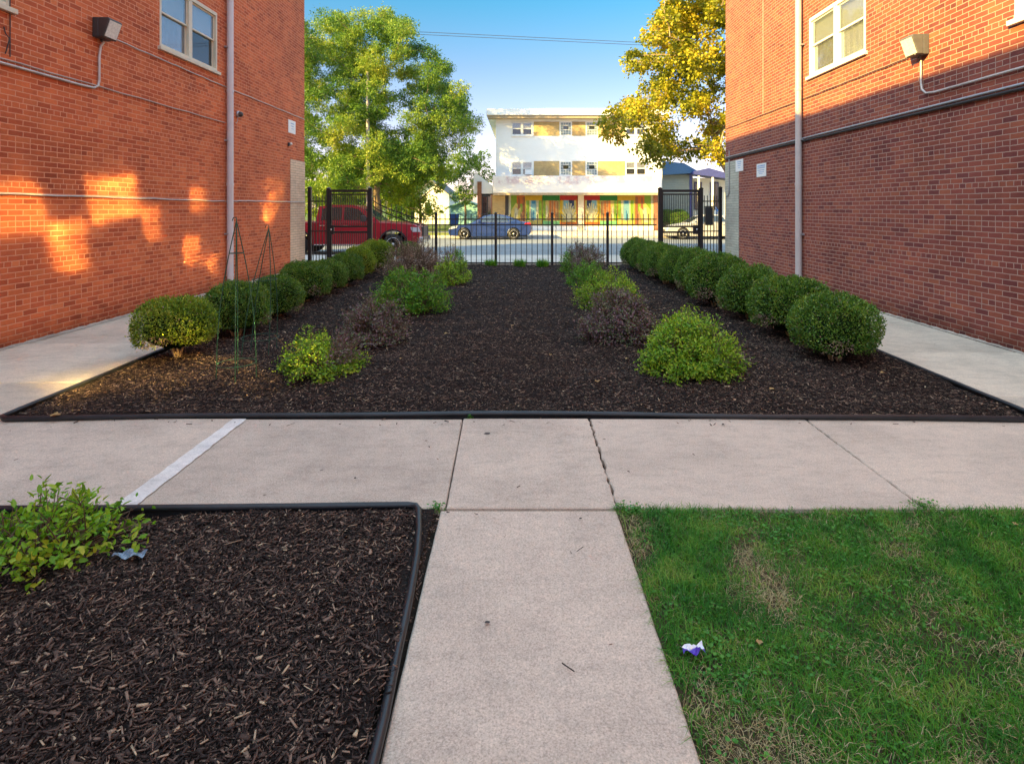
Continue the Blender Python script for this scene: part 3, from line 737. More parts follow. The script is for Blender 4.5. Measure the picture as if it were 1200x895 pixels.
# wall lamps: housing, lens, knuckle
def wall_lamp(x, s, y, z, label, hm):
    root = empty('wall_lamp', (x, y, z)); root.scale = (.86, .8, .82); tag(root, label, 'wall light', 'floodlights on the brick walls')
    m = MB(); m.box(0, s * .10, -.16, .16, -.17, .17); m.build('back_box', hm, root, bevel=.012)
    m = MB()   # wedge housing leaning down
    m.prism([(s * .10, -.165), (s * .185, -.165), (s * .285, .135), (s * .27, .165), (s * .10, .168)], 'y', -.165, .165)
    for v in range(len(m.v)):
        pass
    m.v = [(a, b, c) for a, b, c in m.v]; h = m.build('housing', hm, root, bevel=.012)
    m = MB(); a = Vector((s * .186, 0, -.160)); b = Vector((s * .285, 0, .133))
    for (p, q) in ((a, b),):
        d = (q - p).normalized(); nrm = Vector((d.z * s, 0, -d.x * s)); 
        if nrm.x * s < 0: nrm = -nrm
        p2, q2 = p + d * .012 + nrm * .006, q - d * .012 + nrm * .006
        m.add([(p2.x, -.142, p2.z), (p2.x, .142, p2.z), (q2.x, .142, q2.z), (q2.x, -.142, q2.z),
               (p2.x - nrm.x * .01, -.142, p2.z - nrm.z * .01), (p2.x - nrm.x * .01, .142, p2.z - nrm.z * .01), (q2.x - nrm.x * .01, .142, q2.z - nrm.z * .01), (q2.x - nrm.x * .01, -.142, q2.z - nrm.z * .01)],
              [(0, 1, 2, 3), (7, 6, 5, 4), (0, 4, 5, 1), (1, 5, 6, 2), (2, 6, 7, 3), (3, 7, 4, 0)])
    m.build('lens', M['lens'], root)
    m = MB(); m.tube([(s * .05, 0, -.168), (s * .05, 0, -.215)], .022, 10)
    m.build('knuckle', hm, root)
    for yy in (-.11, .11):
        m = MB(); m.tube([(s * .2, yy, -.155), (s * .2, yy, -.18)], .012, 8); m.build('screw', hm, root)
wall_lamp(XL, 1, 8.13, 4.19, 'dark floodlight with glowing prism lens high on the left brick wall', M['bronze'])
wall_lamp(XR, -1, 8.02, 3.92, 'weathered tan floodlight high on the right brick wall', M['bronze_light'])
o = [x_ for x_ in C.objects if x_.get('label', '').startswith('dark floodlight')][0]; o['label'] = 'dark floodlight with pale prism lens high on the left brick wall'
# security camera and small sensor on the left wall
root = empty('security_camera', (XL, 12.08, 3.63)); tag(root, 'small black dome camera on the left brick wall beyond the downpipe', 'camera')
m = MB(); m.lathe([(.001, 0), (.07, 0), (.07, .035), (.06, .045), (.001, .045)], (0, 0, 0), 'x'); m.build('base', M['galv'], root)
m = MB(); m.lathe([(.055, .04), (.055, .07), (.048, .095), (.03, .115), (.001, .122)], (0, 0, 0), 'x'); m.build('dome', M['bronze'], root)
m = MB(); m.tube([(.02, -.02, -.06), (.02, -.03, -.14), (.012, -.06, -.20), (.012, -.1, -.2)], .006, 6); m.build('cable', M['conduit'], root)
root = empty('motion_sensor', (XL, LY(337.5), 3.30)); tag(root, 'tiny pale motion sensor above the cream corner bricks', 'sensor')
m = MB(); m.box(0, .05, -.04, .04, -.06, .03); m.build('base', M['bronze'], root, bevel=.005)
m = MB(); m.lathe([(.001, .05), (.035, .05), (.03, .09), (.001, .10)], (0, 0.02, 0), 'x'); m.build('eye', M['white_paint'], root)
# signs
def wall_sign(x, s, y, z, w_, h_, label, lines):
    root = empty('wall_sign', (x, y, z)); tag(root, label, 'sign', 'white notices on the brick walls')
    m = MB(); m.box(s * .002, s * .016, -w_ / 2, w_ / 2, -h_ / 2, h_ / 2); m.build('panel', M['sign_white'], root, bevel=.003)
    m = MB()
    for (zz, a, b, t) in lines:
        k = 0; yy = a * w_
        rr = random.Random(int(zz * 1000)); 
        while yy < b * w_:
            l = rr.uniform(.014, .045) * (w_ / .3); m.box(s * .0165, s * .0175, yy, min(yy + l, b * w_), zz * h_ - t, zz * h_ + t); yy += l + .010
    m.build('print', M['ink_blue'], root)
wall_sign(XR, -1, RY(867), gz(194, RY(867)), .50, .31, 'white notice overlapping the top of the pale corner bricks on the right wall', [(.30, -.3, .3, .012), (.14, -.22, .22, .010), (-.02, -.2, .2, .008), (-.2, -.15, .15, .008)])
wall_sign(XR, -1, RY(892.8), gz(199.5, RY(892.8)), .52, .31, 'white notice with blue lettering on the red bricks of the right wall', [(.33, -.4, .4, .016), (.18, -.4, .4, .014), (.0, -.35, .4, .010), (-.14, -.3, .3, .008), (-.26, -.15, .2, .008)])
wall_sign(XL, 1, LY(341.5), gz(149, LY(341.5)), .46, .34, 'white notice on the left wall above the cream corner bricks', [(.25, -.2, .3, .014), (.05, -.2, .25, .010), (-.15, -.1, .2, .008)])

# ------------------------------------------------------------ iron fence and gates at the far end
YF = 16.2
sc = YF / F
def FXp(px): return (px - CX) * sc
def FZp(py): return CAMZ + (CY - py) * sc
def post(parent, x, top, w_=.07, y=YF, z0=-.05, name='post'):
    m = MB(); m.box(x - w_ / 2, x + w_ / 2, y - w_ / 2, y + w_ / 2, z0, top)
    m.box(x - w_ / 2 - .006, x + w_ / 2 + .006, y - w_ / 2 - .006, y + w_ / 2 + .006, top - .03, top - .008)
    m.add([(x - w_ / 2, y - w_ / 2, top), (x + w_ / 2, y - w_ / 2, top), (x + w_ / 2, y + w_ / 2, top), (x - w_ / 2, y + w_ / 2, top), (x, y, top + .03)], [(0, 1, 4), (1, 2, 4), (2, 3, 4), (3, 0, 4)])
    return m.build(name, M['black_iron'], parent)
def pickets(parent, x0, x1, n, ztop, zbot, rails, name='picket_panel', y=YF, r=.0095, spear=True):
    m = MB()
    for i in range(n):
        x = x0 + (x1 - x0) * (i + .5) / n; zt = ztop(x) if callable(ztop) else ztop
        m.box(x - r, x + r, y - r, y + r, zbot, zt)
        if spear: m.add([(x - r * 1.3, y - r, zt), (x + r * 1.3, y - r, zt), (x + r * 1.3, y + r, zt), (x - r * 1.3, y + r, zt), (x, y, zt + .035)], [(0, 1, 4), (1, 2, 4), (2, 3, 4), (3, 0, 4)])
    for rz in rails:
        if isinstance(rz, tuple):
            N_ = 14
            for k in range(N_):
                xa, xb = x0 + (x1 - x0) * k / N_, x0 + (x1 - x0) * (k + 1) / N_; za, zb = rz[0](xa), rz[0](xb)
                m.add([(xa, y - .014, za - .016), (xb, y - .014, zb - .016), (xb, y + .014, zb - .016), (xa, y + .014, za - .016), (xa, y - .014, za + .016), (xb, y - .014, zb + .016), (xb, y + .014, zb + .016), (xa, y + .014, za + .016)],
                      [(0, 3, 2, 1), (4, 5, 6, 7), (0, 1, 5, 4), (2, 3, 7, 6)])
        else: m.box(x0, x1, y - .017, y + .017, rz - .016, rz + .016)
    return m.build(name, M['black_iron'], parent)
fence = empty('iron_fence', (0, YF, 0)); tag(fence, 'black iron picket fence with spear tops closing the far end of the mulched bed', 'fence')
def kid(o): o.location = (0, -YF, 0); return o
zt = FZp(251.5); rails = [FZp(257), FZp(263.5), FZp(308)]
posts = [511, 581, 647, 712]
for p in posts: kid(post(fence, FXp(p), FZp(249.5)))
allx = [492] + posts + [771]
for i in range(len(allx) - 1):
    a, b = FXp(allx[i]) + .035, FXp(allx[i + 1]) - .035
    n = max(2, round((b - a) / .146)); kid(pickets(fence, a, b, n, zt, .02, rails))
xa, xb = FXp(437), FXp(492)
curve = lambda x, a=xa, b=xb: FZp(229 + (251.5 - 229) * max(0, min(1, (x - a) / (b - a))) ** .75)
kid(pickets(fence, xa, xb, 9, curve, .02, [(lambda x: curve(x) - .14,), (lambda x: curve(x) - .30,), FZp(308)]))
def gate_side(pa, pb, ga, gb, label, hinge_right, lock_px):
    """tall posts, a fixed strip beside the wall and a framed gate leaf"""
    root = empty('iron_gate', (0, YF, 0)); tag(root, label, 'gate', 'framed iron gates at both ends of the fence')
    k = lambda o: kid(o)
    for p in (pa, ga, gb): k(post(root, FXp(p), FZp(219.5) if p == pa else FZp(220.5), .10 if p != pa else .09, name='gate_post'))
    x0, x1 = sorted((FXp(ga), FXp(gb))); x0 += .055; x1 -= .055
    m = MB(); y = YF; t = .024
    for (z0_, z1_) in ((FZp(225.3), FZp(222.3)), (FZp(228.6), FZp(227)), (FZp(266.6), FZp(264.6)), (FZp(273.2), FZp(271)), (.05, .10)):
        m.box(x0, x1, y - t, y + t, z0_, z1_)
    m.box(x0, x0 + .035, y - t + .003, y + t - .003, .05, FZp(222.4)); m.box(x1 - .035, x1, y - t + .003, y + t - .003, .05, FZp(222.4))
    leaf = k(m.build('gate_leaf', M['black_iron'], root))
    a, b = x0 + .04, x1 - .04; m = MB(); n = 19
    for i in range(n):
        x = a + (b - a) * (i + .5) / n
        m.box(x - .008, x + .008, y - .008, y + .008, FZp(264.6), FZp(228.6)); m.box(x - .008, x + .008, y - .008, y + .008, .10, FZp(273.2))
    m.build('bars', M['black_iron'], leaf)
    lx = FXp(lock_px); m = MB(); m.box(lx - .09, lx + .06, y - .04, y + .04, FZp(274.5), FZp(264)); lk = k(m.build('lock_box', M['black_iron'], root, bevel=.006))
    m = MB(); m.lathe([(.001, -.085), (.022, -.085), (.026, -.06), (.014, -.05), (.014, -.04)], (lx, y, FZp(269)), 'y', 12); m.build('knob', M['chrome'], lk)
    # fixed strip
    s0, s1 = sorted((FXp(pa), FXp(gb if abs(pa - gb) < abs(pa - ga) else ga))); s0 += .05; s1 -= .05
    k(pickets(root, s0, s1, 5, FZp(230), .02, [FZp(236), FZp(271), FZp(308)], 'side_panel'))
    return root
gate_side(363, 0, 385, 434, 'black framed iron gate on the left in front of the red pickup truck', True, 389)
g2 = gate_side(844, 0, 773.5, 821.5, 'black framed iron gate on the right with a black mailbox beside its lock', False, 816)
root = empty('mail_box', (FXp(830), YF - .06, 0)); tag(root, 'black box hung on the bars between the right gate and its end post', 'mailbox')
m = MB(); m.box(-.105, .105, -.06, .035, FZp(264), FZp(243)); m.build('box', M['black_plastic'], root, bevel=.012)
m = MB(); m.box(-.11, .11, -.072, .037, FZp(243) + .002, FZp(241.5)); m.build('lid', M['black_plastic'], root, bevel=.008)

# ------------------------------------------------------------ wire plant supports
def obelisk(px, py_base, h, rad, lean, label, rings, ph=0.0):
    Y = gy(py_base) ; x0 = gx(px, Y)
    root = empty('plant_support', (x0, Y, 0)); tag(root, label, 'plant support', 'green wire plant supports among the hedge')
    top = Vector((lean[0], lean[1], h))
    for k in range(4):
        a = ph + k * PI / 2; foot = Vector((rad * math.cos(a), rad * math.sin(a), -.05))
        pts = [foot.lerp(top, t) + Vector((math.cos(a), math.sin(a), 0)) * (.05 * math.sin(PI * t)) for t in [i / 8 for i in range(9)]]
        if k == 0: pts += [top + Vector((.0, 0, .03)), top + Vector((-.03, 0, .03)), top + Vector((-.04, 0, .0))]
        m = MB(); m.tube(pts, .0044, 6); m.build('leg', M['wire_green'], root)
    for t in rings:
        m = MB(); c = top * t; rr = rad * (1 - t) + .05 * math.sin(PI * t)
        pts = [(c.x + rr * math.cos(2 * PI * i / 24), c.y + rr * math.sin(2 * PI * i / 24), c.z) for i in range(25)]
        m.tube(pts, .0036, 6, caps=False); m.build('ring', M['wire_green'], root)
obelisk(277, 448, 1.52, .17, (0, 0, 0), 'taller green wire plant support nearest the cross walk, standing upright', [.12, .80], .4)
obelisk(303, 418, 1.42, .20, (.09, .05, 0), 'green wire plant support behind, tilted towards the hedge', [.15, .6], .9)
# ------------------------------------------------------------ shrubs
def stems(mb, tips, base_r, r0, r1, n_mid=2, bend=.15, seed=0):
    r_ = random.Random(seed)
    for t in tips:
        t = Vector(t); a = math.atan2(t.y, t.x) + r_.gauss(0, .4); b = Vector((base_r * r_.random() * math.cos(a), base_r * r_.random() * math.sin(a), -.02))
        mid = b.lerp(t, .5) + Vector((r_.gauss(0, bend), r_.gauss(0, bend), abs(r_.gauss(0, bend)))) * t.length * .5
        mb.tube([b, mid, t], r0, 5, caps=False, r2=r1)

GB = dict(cols=[(.018, .060, .014), (.028, .085, .018), (.040, .11, .022), (.06, .14, .03), (.09, .17, .035)])
M['box_leaf'] = leaf_mat('boxwood_leaves', [(.024, .075, .014), (.052, .14, .019), (.085, .20, .025), (.145, .28, .032), (.24, .36, .045), (.36, .40, .06)], .35, .22, .45, clump=7.0, spread=.3)
M['box_leaf_sunny'] = leaf_mat('sunlit_tone_boxwood_leaves', [(.04, .11, .014), (.12, .22, .022), (.24, .36, .03), (.40, .48, .045), (.50, .44, .07)], .38, .3, .4)  # yellow boxwood tone with reflected sunlight put into the leaf colour
M['leaf_lime'] = leaf_mat('lime_green_leaves', [(.06, .16, .015), (.14, .32, .025), (.28, .48, .03), (.48, .62, .05), (.66, .70, .09)], .45, .35, .35, clump=9.0, spread=.4)
M['leaf_green'] = leaf_mat('mid_green_leaves', [(.035, .13, .015), (.08, .25, .022), (.14, .36, .03), (.26, .46, .04), (.42, .54, .07)], .45, .35, .35, clump=8.0, spread=.4)
M['leaf_purple'] = leaf_mat('wine_brown_leaves', [(.09, .050, .065), (.20, .115, .14), (.30, .185, .205), (.16, .24, .08), (.44, .32, .30)], .5, .25, .3, clump=8.0, spread=.35)
M['leaf_dead'] = leaf_mat('dead_brown_leaves', [(.20, .12, .10), (.36, .24, .19), (.50, .36, .28), (.34, .27, .16)], .7, .2, .2)

def ball_mesh(seed, m_leaf, rx=.5, ry=.5, rz=.36, n=15000, flat=.0, size=.024, brown=.0):
    """clipped dense shrub: three meshes shared by copies (foliage, inner twigs, stem)"""
    r = np.random.default_rng(seed)
    d = unit(r.normal(0, 1, (n, 3))); d[:, 2] = np.where(d[:, 2] < -.55, -d[:, 2], d[:, 2])
    a = np.arctan2(d[:, 1], d[:, 0])
    lump = 1 + .05 * np.sin(a * 2 + seed * 1.7) + .045 * np.sin(a * 3 + seed) + .03 * np.sin(a * 5 + 2 * seed + d[:, 2] * 3) + .03 * np.sin(d[:, 2] * 5 + a * 2 + seed)
    # slight box shape: superellipsoid
    e = 2.2
    q = (np.abs(d[:, 0]) ** e + np.abs(d[:, 1]) ** e + np.abs(d[:, 2]) ** e) ** (-1 / e)
    rad = lump * q * (1 - np.abs(r.normal(0, .07, n)) + .09 * r.random(n) * (r.random(n) < .08) - .18 * (r.random(n) < .2) * r.random(n))
    # small hollows between shoots
    c = nf(d[:, 0] + d[:, 2], d[:, 1] - d[:, 2] * .7, seed + 5, 16); rad = rad * (1 + .028 * c) + .020 * nf(d[:, 1], d[:, 2] + d[:, 0], seed + 9, 34)
    P = d * rad[:, None] * np.array([rx, ry, rz]) + np.array([0, 0, rz * .98])
    P = P[P[:, 2] > .015 + .05 * 0]; n = len(P); dd = unit((P - [0, 0, rz * .9]) / np.array([rx, ry, rz]) ** 1.2)
    D = unit(dd * .9 + r.normal(0, .75, (n, 3)) + [0, 0, .25]); Nn = unit(dd + r.normal(0, .7, (n, 3)))
    s = r.uniform(.7, 1.25, n) * size
    V, Fc = leafset(P, D, Nn, s, s * .55, .2)
    dryp = np.zeros(n, bool)
    for k_ in range(3):
        c_ = unit(np.array([math.cos(seed * 2.1 + k_ * 2.2), math.sin(seed * 2.1 + k_ * 2.2), -.25 - .2 * k_])); dryp |= (dd @ c_ > .955 - .02 * k_) & (r.random(n) < .6)
    dryp |= r.random(n) < .012
    fol = np_mesh('foliage', V, Fc, mi=np.repeat(dryp.astype(np.int32), 2)); fol.materials.append(m_leaf); fol.materials.append(M['leaf_dead'])
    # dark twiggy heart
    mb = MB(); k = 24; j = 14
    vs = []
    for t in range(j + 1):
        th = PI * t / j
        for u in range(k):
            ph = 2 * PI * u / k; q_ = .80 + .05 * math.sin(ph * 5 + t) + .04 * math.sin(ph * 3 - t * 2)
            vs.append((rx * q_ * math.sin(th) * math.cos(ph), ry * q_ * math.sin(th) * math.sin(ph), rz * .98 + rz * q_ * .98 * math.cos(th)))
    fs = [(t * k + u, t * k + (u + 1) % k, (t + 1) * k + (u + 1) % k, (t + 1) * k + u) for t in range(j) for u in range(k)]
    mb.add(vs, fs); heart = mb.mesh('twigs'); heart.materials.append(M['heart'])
    mb = MB(); 
    for i in range(7):
        a_ = i * .9 + seed; mb.tube([(0.03 * math.cos(a_), .03 * math.sin(a_), -.06), (.08 * math.cos(a_), .08 * math.sin(a_), .06), (.22 * math.cos(a_ + .3), .22 * math.sin(a_ + .3), .26)], .016, 6, r2=.008)
    st = mb.mesh('stem'); st.materials.append(M['stump'])
    return fol, heart, st
n_ = N('dense_inner_twigs'); f_ = n_.noise(60, 5, .8, n_.obj())
M['heart'] = n_.end(n_.bsdf(n_.ramp(f_, [(.3, (.010, .022, .008)), (.6, (.022, .045, .014)), (.8, (.05, .04, .02))]), .95, 0, .1, n_.bump(f_, 1.0, .03)))  # deep green and brown twig colours for the opaque core
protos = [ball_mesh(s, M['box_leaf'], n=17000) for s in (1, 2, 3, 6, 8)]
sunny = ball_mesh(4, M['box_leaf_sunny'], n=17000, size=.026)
def place_ball(pr, X, Y, wd, ht, rz, label, group, lift=0.0, dy=1.0):
    root = empty('boxwood_shrub', (X, Y, lift), rz); tag(root, label, 'shrub', group)
    root.scale = (wd * .87, wd * dy * .90, ht / .71)
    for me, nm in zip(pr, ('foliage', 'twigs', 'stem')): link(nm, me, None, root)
    return root
GR = 'clipped boxwoods along the right walk'
rowR = [(3.38, 6.15, .97, .70, 'clipped dark green boxwood nearest the camera at the front of the right hedge row'),
        (3.45, 7.25, 1.10, .75, 'wide boxwood second from the front of the right hedge row, by the downpipe foot'),
        (3.36, 8.35, 1.03, .78, 'round boxwood third from the front of the right hedge row, behind the lime shrub'),
        (3.22, 9.45, 1.08, .88, 'tallest boxwood in the right hedge row, fourth from the front'),
        (3.26, 10.6, .92, .86, 'boxwood fifth from the front of the right hedge row, just past the tallest one'),
        (3.22, 11.6, .92, .82, 'boxwood sixth from the front of the right hedge row'),
        (3.14, 12.45, .95, .82, 'boxwood fourth from the fence in the right hedge row'),
        (3.16, 13.4, .95, .80, 'boxwood third from the fence in the right hedge row'),
        (3.14, 14.4, .95, .80, 'boxwood second from the fence in the right hedge row'),
        (3.06, 15.2, 1.0, .82, 'boxwood at the far end of the right hedge row, touching the fence')]
for i, (x, y, w_, h_, lb) in enumerate(rowR): place_ball(protos[(i * 2) % 5], x, y, w_, h_, i * 1.3, lb, GR)
GL = 'clipped boxwoods along the left walk'
rowL = [(-3.76, 6.2, .90, .58, 'yellowish flat topped boxwood on a bare tan stem, front of the left hedge row', sunny, .075),
        (-3.72, 7.4, .96, .67, 'dark boxwood behind the wire plant support, second in the left hedge row', protos[0], 0),
        (-3.68, 8.55, .86, .62, 'small boxwood with a brown hollow side, third in the left hedge row', protos[1], 0),
        (-3.78, 9.9, .94, .70, 'full round boxwood fourth from the front of the left hedge row', protos[2], 0),
        (-3.76, 10.95, .86, .64, 'narrow boxwood fifth from the front of the left hedge row', protos[0], 0),
        (-3.74, 12.0, .88, .68, 'boxwood sixth in the left hedge row, before the two with painted sunlit tone', protos[1], 0),
        (-3.78, 13.2, .90, .74, 'boxwood with sunlight put into its leaf colour, second from the fence in the left hedge row', sunny, 0),
        (-3.70, 14.5, .95, .80, 'boxwood with sunlight put into its leaf colour, at the fence end of the left hedge row', sunny, 0)]
for i, (x, y, w_, h_, lb, pr, lf) in enumerate(rowL): place_ball(pr, x, y, w_, h_, i * 1.7 + .4, lb, GL, lf)
place_ball(protos[2], gx(479, 17.2), 17.2, .85, .62, .3, 'green clipped shrub beyond the fence beside the red pickup front', None)

def loose_shrub(X, Y, wd, ht, label, kind, seed, n_tip=150, per=26, leaf=.036, name='flowering_shrub', bare=.0, deep=1.0, spread=.055, cat='shrub', group='loose garden shrubs in the mulched bed', rz=0.0, second=None):
    r = np.random.default_rng(seed); root = empty(name, (X, Y, 0)); tag(root, label, cat, group)
    rx, ry, rz_ = wd / 2, wd / 2 * deep, ht
    d = unit(r.normal(0, 1, (n_tip, 3))); d[:, 2] = np.abs(d[:, 2]) * .95 + .03; d = unit(d)
    a = np.arctan2(d[:, 1], d[:, 0])
    rad = (.86 + .10 * np.sin(a * 3 + seed) + r.normal(0, .07, n_tip)) * np.where(r.random(n_tip) < .3, r.uniform(.5, .95, n_tip), 1)
    T = d * rad[:, None] * np.array([rx * 1.02, ry * 1.02, rz_ * .93]); T[:, 2] += .01
    T = T[T[:, 2] > .03]; n_tip = len(T)
    mb = MB(); stems(mb, T.tolist(), .05, .0042, .0014, seed=seed)
    # side twigs
    rr = random.Random(seed)
    for t in T[:: 2]:
        t = Vector(t); 
        for _ in range(2):
            e = t + Vector((rr.gauss(0, .06), rr.gauss(0, .06), rr.gauss(.03, .05))); mb.tube([t * .8, e], .0028, 4, caps=False, r2=.0012)
    mb.build('stems', M['twig'] if bare < .3 else M['twig_grey'], root)
    live = r.random(n_tip) > bare
    def clusters(TT, per, m, nm):
        n = len(TT); 
        if n == 0: return
        c = np.repeat(TT, per, axis=0); k = len(c); out = unit(np.repeat(unit(TT / np.array([rx, ry, rz_])), per, axis=0))
        t = r.random(k)[:, None]
        P = c * (1 - .22 * t) + r.normal(0, spread * .55, (k, 3)); P[:, 2] = np.maximum(P[:, 2], .012)
        D = unit(out * .6 + r.normal(0, .8, (k, 3)) + [0, 0, .2]); Nn = unit(out + [0, 0, .6] + r.normal(0, .5, (k, 3)))
        s = r.uniform(.6, 1.2, k) * leaf
        V, Fc = leafset(P, D, Nn, s, s * .48, .18, .12)
        link(nm, np_mesh(nm, V, Fc), m, root)
    if second is None: clusters(T[live], per, M[kind], 'foliage')
    else:
        side = second[1](T) > 0
        clusters(T[live & ~side], per, M[kind], 'foliage'); clusters(T[live & side], second[2], M[second[0]], 'dry_foliage')
    return root
loose_shrub(-1.98, 5.62, .88, .50, 'lime green shrub with a bare reddish twig patch at the left front of the bed', 'leaf_lime', 31, 210, 30, .034, second=('leaf_purple', lambda T: T[:, 0] - .35 * T[:, 2] + .25 * T[:, 1] + .02 + (-.6 * (T[:, 2] < .16)), 8))
loose_shrub(-1.84, 6.95, .92, .62, 'dark wine brown thin shrub between the two green shrubs on the left side', 'leaf_purple', 32, 230, 24, .034, bare=.08)
loose_shrub(-1.80, 9.1, 1.42, .80, 'largest bright green shrub on the left side of the bed', 'leaf_green', 33, 300, 30, .040)
loose_shrub(-1.52, 12.3, .95, .66, 'yellow green shrub right behind the largest bright green shrub', 'leaf_lime', 34, 130, 26, .042)
loose_shrub(-2.62, 13.6, 1.75, 1.05, 'wide mostly bare brown shrub near the fence on the left side', 'leaf_dead', 35, 760, 9, .036, bare=.2)
loose_shrub(-1.85, 14.8, 1.0, .80, 'brown shrub with green right side next to the fence', 'leaf_dead', 36, 220, 9, .036, bare=.2, second=('leaf_green', lambda T: T[:, 0] - .14, 24))
loose_shrub(1.69, 5.72, 1.08, .66, 'lime tipped round shrub at the front right of the bed', 'leaf_lime', 47, 380, 40, .034)
loose_shrub(1.21, 7.05, 1.0, .74, 'purple brown dense shrub between the two lime shrubs on the right', 'leaf_purple', 42, 380, 34, .034)
loose_shrub(1.45, 9.35, 1.22, .70, 'bright yellow green shrub behind the purple one on the right', 'leaf_lime', 43, 240, 32, .036)
loose_shrub(1.38, 12.0, .92, .60, 'low mid green shrub second from the fence on the right side', 'leaf_green', 44, 150, 34, .036)
loose_shrub(1.52, 14.4, 1.35, .90, 'purple brown twiggy shrub close to the fence on the right side', 'leaf_purple', 45, 380, 22, .038, second=('leaf_green', lambda T: -T[:, 0] - .35 * 1.0, 24))
# near left shrub: big pointed leaves
M['leaf_big'] = leaf_mat('bright_pointed_leaves', [(0.064, 0.195, 0.018), (0.144, 0.36, 0.025), (0.256, 0.495, 0.03), (0.416, 0.6, 0.045), (0.736, 0.72, 0.09)], .4, .38, .4)
loose_shrub(-2.22, 2.68, .80, .335, 'bright green leafy shrub at the left edge of the near mulched bed', 'leaf_big', 51, 120, 13, .041, spread=.05, deep=.75)
# grass tufts at the fence
for px, lb in ((575, 'green grass tuft at the fence nearest the left shrubs'), (609, 'green grass tuft at the middle of the fence foot'), (636, 'green grass tuft at the fence nearest the right brown shrub')):
    Y = 15.85; root = empty('grass_tuft', (gx(px, Y), Y, 0)); tag(root, lb, 'grass tuft', 'grass tufts at the foot of the fence')
    nb = 420; a = rng.uniform(0, 2 * PI, nb); rr = .16 * np.sqrt(rng.random(nb))
    blades('blades', rr * np.cos(a), rr * np.sin(a) * .7, 0 * a - .01, rng.uniform(.12, .30, nb), rng.uniform(.006, .012, nb), rng.uniform(.1, .8, nb), M['leaf_green'], root)

# ------------------------------------------------------------ trees
def tree(name, label, base, clumps, m_leaf, m_bark, leaf, per, trunk_r, trunk_top, seed, aspect=.45, csize=1.0, group=None, trunk_pts=None, droop=.3, flat=.7):
    """clumps: list of (x, y, z, radius) relative to base"""
    r = np.random.default_rng(seed); rr = random.Random(seed)
    root = empty(name, base); tag(root, label, 'tree', group)
    mb = MB(); tp = [Vector(p) for p in (trunk_pts or [(0, 0, -.3), (.05, 0, trunk_top * .5), (0, 0, trunk_top)])]
    mb.tube(tp, trunk_r, 10, r2=trunk_r * .6)
    nodes = [(tp[-1], trunk_r * .6)]
    if len(tp) > 2: nodes.append((tp[-2], trunk_r * .7))
    cl = sorted(clumps, key=lambda c: (Vector(c[:3]) - tp[-1]).length)
    for (x, y, z, cr) in cl:
        c = Vector((x, y, z))
        best = min(nodes, key=lambda nd: (nd[0] - c).length + (.8 if nd[0].z > c.z + .5 else 0) - nd[1] * 4)
        p, pr = best; r0 = max(.018, pr * .72); r1 = max(.010, r0 * .45)
        mid = p.lerp(c, .5) + Vector((rr.gauss(0, .12), rr.gauss(0, .12), abs(rr.gauss(.1, .12)))) * (c - p).length * .6
        mb.tube([p, p.lerp(mid, .5) + Vector((0, 0, .02)), mid, mid.lerp(c, .5), c], r0, 6, caps=False, r2=r1)
        nodes.append((mid, (r0 + r1) / 2)); nodes.append((c, r1))
        for _ in range(7):
            e = c + Vector((rr.gauss(0, 1), rr.gauss(0, 1), rr.gauss(0, .7))) * cr * .62; mb.tube([c, c.lerp(e, .5) + Vector((0, 0, .08 * cr)), e], r1 * .7, 4, caps=False, r2=r1 * .2)
    mb.build('trunk', m_bark, root)
    P = []; Cc = []
    for (x, y, z, cr) in clumps:
        n = int(per * (cr / csize) ** 2)
        ns = max(3, n // 14); d = unit(r.normal(0, 1, (ns, 3))) * (r.random((ns, 1)) ** .45) * cr; d[:, 2] *= flat
        sp = np.repeat(d, 14, axis=0) + r.normal(0, .13 * cr ** .5 * .9, (ns * 14, 3)) * [1, 1, .8]
        P.append(sp + [x, y, z]); Cc.append(np.repeat(unit(d), 14, axis=0))
    P = np.concatenate(P); O = np.concatenate(Cc); n = len(P)
    D = unit(O * .5 + r.normal(0, .8, (n, 3)) + [0, 0, -droop]); Nn = unit(r.normal(0, .6, (n, 3)) + [0, 0, .8])
    s = r.uniform(.6, 1.25, n) * leaf
    V, Fc = leafset(P, D, Nn, s, s * aspect, .15, .1)
    link('crown', np_mesh('crown', V, Fc), m_leaf, root)
    return root
def envelope(seed, n, fn, rmin, rmax):
    rr = random.Random(seed); out = []; tries = 0
    while len(out) < n and tries < 20000:
        tries += 1; p = fn(rr)
        if p is None: continue
        cr = rr.uniform(rmin, rmax)
        if all((Vector(p) - Vector(q[:3])).length > .60 * (cr + q[3]) * .74 for q in out): out.append((*p, cr))
    return out
M['locust_leaf'] = leaf_mat('feathery_autumn_green_leaves', [(.030, .085, .018), (.060, .15, .024), (.12, .23, .030), (.22, .33, .042), (.38, .43, .06), (.50, .50, .09)], .5, .30, .3, clump=.32, spread=.62)
M['maple_leaf'] = leaf_mat('yellow_orange_maple_leaves', [(.10, .13, .02), (.20, .23, .025), (.34, .34, .03), (.50, .45, .035), (.64, .46, .035), (.58, .32, .035)], .5, .38, .3, clump=.8, spread=.5)
M['lime_leaf_far'] = leaf_mat('yellow_green_far_leaves', [(.10, .20, .02), (.20, .32, .03), (.34, .42, .045), (.55, .50, .06)], .5, .42, .3)
M['deep_leaf'] = leaf_mat('deep_green_far_leaves', [(.025, .075, .02), (.05, .12, .028), (.08, .17, .035), (.14, .22, .04)], .5, .35, .3)
